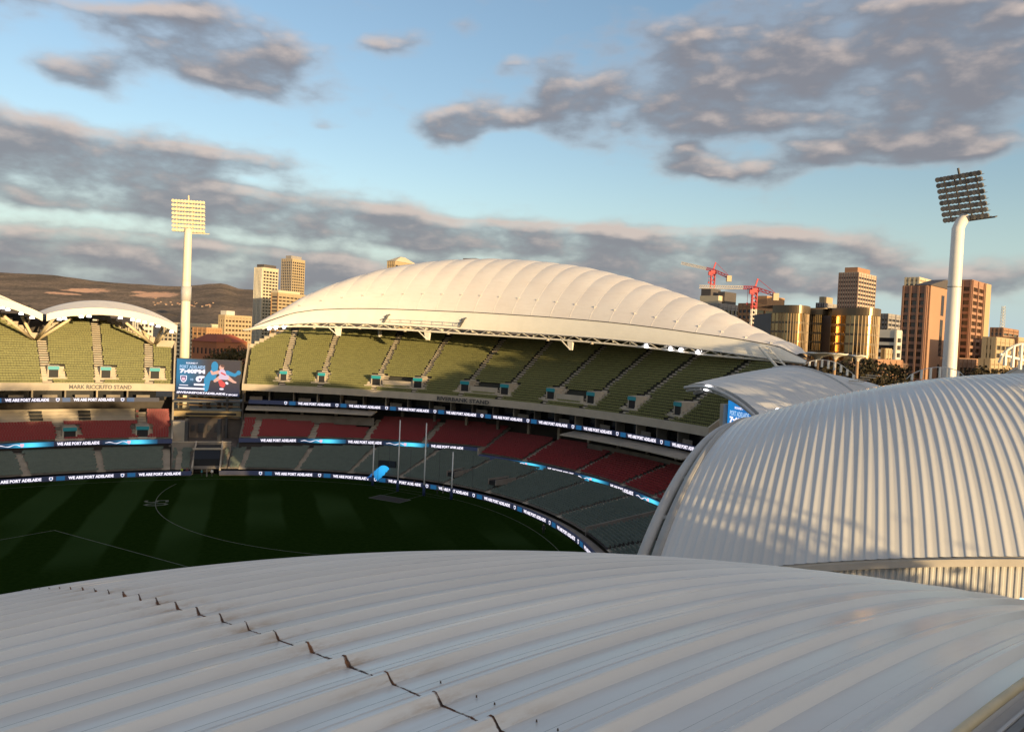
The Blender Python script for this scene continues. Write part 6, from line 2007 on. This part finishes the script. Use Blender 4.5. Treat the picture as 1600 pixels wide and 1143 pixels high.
    building('small dark and tan block left of the brown city tower', 'building', 1284, 1271, 1306, 473, 760, 10, greyw, gl, .5, (3, 3), group=G, left_wall=dark, plant=[(.2, .8, .1, .7, 6, tan)])
    building('pale block rising behind the white banded offices', 'building', 1385, 1370, 1408, 490, 620, 12, greyw, gl, .5, (3, 4), group=G, left_wall=dark)
    building('low offices with bright white bands left of the pink brown hotel', 'building', 1400, 1367, 1408, 516, 380, 6, white, gl, .42, (1, 1), group=G)
    # the big pink brown hotel
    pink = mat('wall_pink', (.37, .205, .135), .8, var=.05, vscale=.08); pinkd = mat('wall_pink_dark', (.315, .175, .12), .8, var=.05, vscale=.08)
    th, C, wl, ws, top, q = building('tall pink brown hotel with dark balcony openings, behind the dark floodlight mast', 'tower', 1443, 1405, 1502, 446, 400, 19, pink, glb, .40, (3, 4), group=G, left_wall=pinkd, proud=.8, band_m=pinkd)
    X = np.r_[E2, 0]; Y = np.r_[S2, 0]
    mb = MB(); mb.box(q(-.6, ws * .46, top / 2), (1.2, ws * .86, top + .5), X, Y); part('centre_bay', mb, mat('wall_apricot', (.43, .25, .155), .8, var=.05, vscale=.08), th)
    for z0, z1 in ((.80, .95), (.50, .77), (.10, .44)):
        mb = MB(); mb.box(q(-1.25, ws * .34, top * (z0 + z1) / 2), (.2, ws * .07, top * (z1 - z0)), X, Y); part('stair_window', mb, gl, th)
    mb = MB(); b = [q(-1.5, -.5, top + .4), q(wl * .5, -.5, top + .4), q(wl * .5, ws, top + .4), q(-1.5, ws, top + .4), q(-1.3, ws * .4, top + 5.2), q(wl * .5, ws * .4, top + 5.2), q(wl * .5, ws * .55, top + 5.2), q(-1.3, ws * .55, top + 5.2)]
    mb.hexa([b[1], b[0], b[3], b[2], b[5], b[4], b[7], b[6]]); part('gable_roof', mb, dark, th)
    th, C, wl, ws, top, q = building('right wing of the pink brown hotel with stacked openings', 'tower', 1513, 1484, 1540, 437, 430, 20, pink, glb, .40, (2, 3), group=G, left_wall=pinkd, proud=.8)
    mb = MB(); mb.box(q(-.5, ws * .84, top / 2), (1.1, ws * .3, top), X, Y); part('end_bay', mb, mat('wall_sand', (.50, .36, .21), .8), th)
    building('cream plant tower rising behind the pink brown hotel', 'tower', 1430, 1407, 1458, 433, 450, 20, cream, gl, .7, (3, 3), group=G)
    building('beige hotel annex with small square windows, right of the pink brown hotel', 'building', 1556, 1534, 1584, 527, 380, 7, tan, gl, .45, (4, 4), group=G, left_wall=tan)
    th, C, wl, ws, top, q = building('brown block with a lattice aerial at the right edge', 'building', 1566, 1545, 1590, 512, 560, 6, brown, gl, .6, (3, 3), group=G)
    p0 = q(wl * .45, ws * .3, top)
    for dx, dy in ((-1, -1), (1, -1), (1, 1), (-1, 1)):
        mb = MB(); mb.bar(p0 + P_(dx * 1.1, dy * 1.1, 0), p0 + P_(dx * .8, dy * .8, 16), .28); part('aerial_leg', mb, white, th)
    for k in range(7):
        mb = MB(); a = 1.08 - .04 * k; z = 1 + k * 2.3
        mb.bar(p0 + P_(-a, -a, z), p0 + P_(a, -a, z + 1.8), .2); mb.bar(p0 + P_(a, a, z), p0 + P_(-a, a, z + 1.8), .2); mb.box(p0 + P_(0, 0, z), (2 * a, 2 * a, .15)); part('aerial_brace', mb, white, th)
    building('long brown terrace building at the right edge of the picture', 'building', 1590, 1560, 1680, 527, 420, 6, tan, gl, .5, (4, 8), group=G, left_wall=brown)
    building('low ochre building right of the hotel foot', 'building', 1549, 1530, 1575, 561, 330, 3, tan, glb, .5, (3, 4), group=G)
    building('narrow ochre block at the foot of the bronze glass wing', 'building', 1384, 1377, 1394, 545, 320, 4, tan, glb, .5, (2, 2), group=G)
    building('brown brick block below the white banded offices', 'building', 1372, 1352, 1412, 562, 310, 4, brown, gl, .5, (4, 4), group=G)
    building('dark brown block below the golden glass wing, behind the canopies', 'building', 1222, 1196, 1268, 556, 318, 4, brown, gl, .5, (5, 5), group=G, left_wall=dark)
    building('brown block filling the gap at the foot of the dark floodlight mast', 'building', 1500, 1470, 1532, 560, 340, 4, brown, gl, .5, (5, 5), group=G)
    building('dark low podium in front of the hotel, below the golden glass', 'building', 1330, 1180, 1420, 566, 300, 2, mat('podium', (.13, .08, .055), .8), gl, .6, (14, 8), group=G)
    # dark hatch that shows over the top of the dome
    building('dark rounded plant roof just showing over the top of the dome', 'building', 738, 718, 756, 403.5, 760, 20, dark, gl, .6, (3, 3), group=G)


def build_cranes():
    red = mat('crane_red', (.55, .05, .06), .5); wh = mat('crane_white', (.78, .70, .62), .5); cw = mat('counterweight', (.55, .45, .30), .7)

    def lattice(mb, a, b, w_, k, r, up=(0, 0, 1)):
        a = np.asarray(a, float); b = np.asarray(b, float); d = b - a; L = np.linalg.norm(d); d /= L
        x = np.cross(d, np.asarray(up, float)); x /= np.linalg.norm(x); y = np.cross(x, d)
        cs = [x * sx * w_ / 2 + y * sy * w_ / 2 for sx, sy in ((-1, -1), (1, -1), (1, 1), (-1, 1))]
        for c in cs:
            mb.bar(a + c, b + c, r)
        for i in range(k):
            p, q_ = a + d * L * i / k, a + d * L * (i + 1) / k
            for j in range(4):
                mb.bar(p + cs[j], q_ + cs[(j + 1) % 4], r * .7)
    for lab, xm, y0, ytop, jl, jr, d in (('taller red and white crane with a raised jib, over the grey glass block', 1114, 505, 428, (1065, 411), (1139, 433), 560),
                                         ('lower red and white crane with a level jib, in front of the brown offices', 1179, 560, 457, (1093, 448), (1212, 461), 470)):
        base = at(xm - 3, y0, d); top = at(xm, ytop, d)
        base = np.array([top[0], top[1], 0.0])
        th = thing('tower_crane', lab, 'crane', tuple(base), 'tower cranes over the city')
        n = 7
        for i in range(n):
            a = base + (top - base) * (i / n); b = base + (top - base) * ((i + 1) / n)
            mb = MB(); lattice(mb, a, b, 2.6, 4, .5, (0, 1, 0)); part('mast_section', mb, red if (i % 2 == 0 or i == n - 1) else wh, th)
        mb = MB(); mb.box(top + P_(0, 0, 1.2), (4, 4, 2.6)); mb.box(top + P_(-2.5, -1.5, .2), (2.2, 2.0, 2.4)); part('slewing_unit', mb, red, th)
        j0, j1 = at(*jl, d + 14), at(*jr, d - 8)
        c = top + P_(0, 0, 2.8)
        for i in range(5):
            a = c + (j0 - c) * (i / 5); b = c + (j0 - c) * ((i + 1) / 5)
            mb = MB(); lattice(mb, a, b, 1.7, 5, .36); part('jib_section', mb, red if i == 0 else wh, th)
        mb = MB(); lattice(mb, c, j1, 1.6, 5, .4); part('counter_jib', mb, wh if i % 2 else red, th)
        mb = MB(); mb.box(j1 + P_(0, 0, -1.0), (3.2, 2.4, 4.2)); part('counterweight', mb, cw, th)
        mb = MB(); mb.bar(c, c + P_(1.5, 0, 5.5), .8); mb.tube([c + P_(1.5, 0, 5.5), j1 + P_(0, 0, 1)], .14, 5); part('tie_bar', mb, red, th)
        p = c + (j0 - c) * .12; mb = MB(); mb.tube([p, p - P_(0, 0, 9)], .12, 5); mb.box(p - P_(0, 0, 9.5), (.9, .9, 1.2)); part('hook', mb, red, th)


def build_canopies():
    wh = mat('canopy_white', (.80, .76, .66), .6)
    for x, y, d, wd, lab in ((1278, 553, 170, 7.6, 'left white funnel canopy above the dark trees, below the golden hotel'), (1340, 557, 176, 4.2, 'small white funnel canopy in front of the golden glint'), (1305, 554, 190, 6.0, 'far white funnel canopy between two others')):
        p = at(x, y, d)
        th = thing('canopy', lab, 'canopy', (p[0], p[1], 0), 'white funnel canopies')
        mb = MB(); mb.tube([P_(p[0], p[1], -.4), P_(p[0], p[1], p[2] - .9)], [.45, .35], 10); part('stem', mb, mat('stem_tan', (.42, .27, .15), .7), th, smooth=True)
        k = 20; a = np.linspace(0, 2 * math.pi, k + 1)
        G = np.stack([np.column_stack([p[0] + r * wd / 2 * np.cos(a), p[1] + r * wd / 2 * np.sin(a), p[2] + z + .12 * r * np.cos(4 * a)]) for r, z in ((.09, -1.3), (.3, -.5), (.65, -.1), (1, .15), (1.0, .3), (.6, .1), (.0, -.2))], 0)
        mb = MB(); mb.grid(G, flip=True); part('funnel', mb, wh, th, smooth=True)


build_city()
build_cranes()
build_canopies()


# ------------------------------------------------------------------ trees
def tree_meshes(seed, n_leaf, crown, leaf=.5, col=0):
    r = np.random.default_rng(seed)
    mb = MB()
    mb.tube([(0, 0, -.2), (.1, 0, .12), (.05, .05, .30), (0, 0, .45)], [.055, .035, .028, .02], 8)
    tips = []
    for k in range(9):
        a = k * 2.4 + r.uniform(-.3, .3); z0 = r.uniform(.22, .42); z1 = z0 + r.uniform(.15, .38); R = r.uniform(.14, .30) * crown
        p1 = np.array([math.cos(a) * R, math.sin(a) * R, z1]); tips.append(p1)
        mb.tube([(0, 0, z0), tuple(p1 * .5 + np.array([0, 0, z0 * .5])), tuple(p1)], [.018, .012, .006], 6)
    trunk = mb
    # clumps of leaf faces through the crown
    cl = []
    for k in range(46):
        a = r.uniform(0, 6.283); z = r.uniform(.30, .97); rr = math.sqrt(max(.03, 1 - ((z - .58) / .42) ** 2)) * .42 * crown * r.uniform(.35, 1.05)
        cl.append((math.cos(a) * rr, math.sin(a) * rr, z))
    cl = np.array(cl + [tuple(t) for t in tips]); rad_ = r.uniform(.055, .12, len(cl))
    idx = r.integers(0, len(cl), n_leaf)
    d = r.normal(0, 1, (n_leaf, 3)); d /= np.linalg.norm(d, axis=1, keepdims=True)
    P = cl[idx] + d * (rad_[idx] * r.uniform(.3, 1, n_leaf) ** .5)[:, None] * np.array([1.15, 1.15, .8])
    u = r.normal(0, 1, (n_leaf, 3)); u /= np.linalg.norm(u, axis=1, keepdims=True)
    v = np.cross(u, r.normal(0, 1, (n_leaf, 3))); v /= np.linalg.norm(v, axis=1, keepdims=True)
    s = leaf * r.uniform(.6, 1.3, n_leaf)[:, None]
    V = np.stack([P - u * s, P + v * s * .6, P + u * s, P - v * s * .6], 1).reshape(-1, 3)
    c = MB(); c.v.append(V); c.n = len(V); c.f = [(4 * i, 4 * i + 1, 4 * i + 2, 4 * i + 3) for i in range(n_leaf)]; c.mi = [0] * n_leaf
    return trunk, c


def build_trees():
    def leaf_mat(name, ca, cb):
        m = bpy.data.materials.new(name); m.use_nodes = True
        w = NT(m.node_tree); b = m.node_tree.nodes['Principled BSDF']
        g = w.n('ShaderNodeNewGeometry'); oi = w.n('ShaderNodeObjectInfo')
        f = w.m('ADD', w.m('MULTIPLY', g.outputs['Random Per Island'], .7), w.m('MULTIPLY', oi.outputs['Random'], .3))
        w.link(w.mix(f, ca, cb), b.inputs['Base Color']); b.inputs['Roughness'].default_value = .7
        b.inputs['Specular IOR Level'].default_value = .2
        return m
    bark = mat('bark', (.10, .075, .055), .9, var=.2, vscale=3)
    kinds = []
    for i, (crown, nl, lf, ca, cb) in enumerate(((1.0, 2600, .020, (.024, .020, .010), (.055, .042, .020)), (1.25, 2600, .021, (.060, .050, .016), (.14, .095, .030)), (.8, 2200, .019, (.018, .018, .010), (.040, .035, .018)))):
        t, c = tree_meshes(20 + i, nl, crown, lf)
        kinds.append((t.mesh('trunk', bark, True), c.mesh('crown', leaf_mat('leaves_%d' % i, ca, cb))))
    protos = {}

    def tree(x, y, d, hgt, kind, lab, grp, base=-.4):
        p = at(x, y, d); th = thing('tree', lab, 'tree', (p[0], p[1], base), grp)
        th.scale = (hgt, hgt, hgt); th.rotation_euler = (0, 0, RNG.uniform(0, 6.28))
        o = bpy.data.objects.new('trunk', kinds[kind][0]); COL.objects.link(o); o.parent = th
        o = bpy.data.objects.new('crown', kinds[kind][1]); COL.objects.link(o); o.parent = th; o['kind'] = 'thing'
        return th
    g1 = 'trees between the two stands'
    labs = ['olive brown tree above the middle of the video screen', 'olive brown tree above the right part of the video screen', 'olive brown tree right beside the pale mast, above the video screen',
            'dark green tree touching the left end of the big stand', 'olive brown tree between the two others, partly behind them', 'dark green tree hidden behind the pale mast, above the screen', 'low dark green tree left of the pale mast', 'dark green tree behind the olive brown ones, at the brick building',
            'far dark tree behind the brick building on the left', 'far slim dark tree beside the orange block', 'far dark tree at the foot of the long pale low building']
    for i, (x, d, h, k) in enumerate(((352, 300, 25.5, 1), (372, 290, 26.5, 1), (335, 320, 23, 1), (386, 320, 26, 0), (362, 340, 25, 1), (318, 330, 20, 0), (305, 360, 20, 0), (345, 380, 22, 0), (312, 470, 16, 0), (330, 500, 17, 2), (280, 520, 15, 0))):
        tree(x, 560, d, h, k, labs[i], g1)
    g2 = 'dark trees below the city towers'
    for i in range(14):
        x = 1182 + i * 17 + RNG.uniform(-5, 5); d = RNG.uniform(205, 285)
        ytop = RNG.uniform(562, 574)
        h = at(x, ytop, d)[2]
        tree(x, 560, d, h + .4, (0, 2)[i % 2], 'dark tree in the row below the golden hotel', g2)
    for i, (x, d, yt) in enumerate(((1536, 250, 572), (1552, 240, 570), (1568, 255, 566))):
        tree(x, 560, d, at(x, yt, d)[2] + .4, 0, ('dark tree left of the white arched frame, at the foot of the right hotel wing', 'dark tree in the middle between the mast and the white arched frame', 'dark tree right beside the white arched frame, below the beige annex')[i], g2)
    # tall park trees west of the near stand, outside the picture, the first row for dapples on the roofs, the others added as sun blockers
    g3 = 'tall park trees west of the near stand'
    def park(c, h, k):
        th = tree(800, 560, 100, h + RNG.uniform(-1.5, 1.5), k, 'tall park tree behind the near stand, placed out of view for its shade', g3)
        th.location = (c[0] + RNG.uniform(-2, 2), c[1] + RNG.uniform(-2, 2), -.4)
    for i in range(12):
        k = i / 11.0
        park(np.array([52.0, 4.0]) * (1 - k) + np.array([90.0, -22.0]) * k, float(np.interp(k, [0, .3, .55, .7, 1], [34.5, 31.5, 23, 17, 13])), (0, 2)[i % 2])
    for i in range(9):  # added behind the camera to shade the near roof and side stand
        park(np.array([26.0, -74.0]) + np.array([5.2, 4.2]) * i, 42, (2, 0)[i % 2])
    for i in range(20):  # added out of frame to keep sun off the big stand's right seats
        k = i / 19.0
        park(np.array([86.0, 68.0]) * (1 - k) + np.array([120.0, 96.0]) * k + np.array([5.0, -6.0]) * (i % 2), float(np.interp(k, [0, .25, .6, 1], [36, 39, 43, 44])), (0, 2)[i % 2])


build_trees()


def build_hill_houses():
    wm = mat('house_wall', (.36, .28, .22), .8); rm = mat('house_roof', (.45, .22, .14), .8)
    b = MB(); b.box((0, 0, .35), (1.6, 1.0, .7)); bm = b.mesh('wall', wm)
    b = MB(); b.add([(-.9, -.6, .7), (.9, -.6, .7), (.9, .6, .7), (-.9, .6, .7), (-.8, 0, 1.1), (.8, 0, 1.1)], [(0, 1, 5, 4), (2, 3, 4, 5), (1, 2, 5), (3, 0, 4), (3, 2, 1, 0)]); r_ = b.mesh('roof', rm)
    hills = [o for o in bpy.data.objects if o.name == 'hills'][0]
    dg = bpy.context.evaluated_depsgraph_get(); dg.update()
    n = 0
    for i in range(60):
        x = RNG.uniform(236, 334); y = 471 + (x - 236) * .03 + RNG.normal(3, 3.0)
        v = px_ray(x, y); v = v / np.linalg.norm(v)
        ok, loc, nrm, _ = hills.ray_cast(Vector((0, 0, H)), Vector(v))
        if not ok or n >= 34:
            continue
        n += 1
        th = thing('hillside_house', 'tiny pale house on the hillside behind the pale mast', 'house', tuple(loc - Vector((0, 0, 1))), 'houses on the hillside')
        s_ = RNG.uniform(6, 12); th.scale = (s_, s_, s_); th.rotation_euler = (0, 0, RNG.uniform(-.5, .5))
        for nm, me in (('wall', bm), ('roof', r_)):
            o = bpy.data.objects.new(nm, me); COL.objects.link(o); o.parent = th


build_hill_houses()
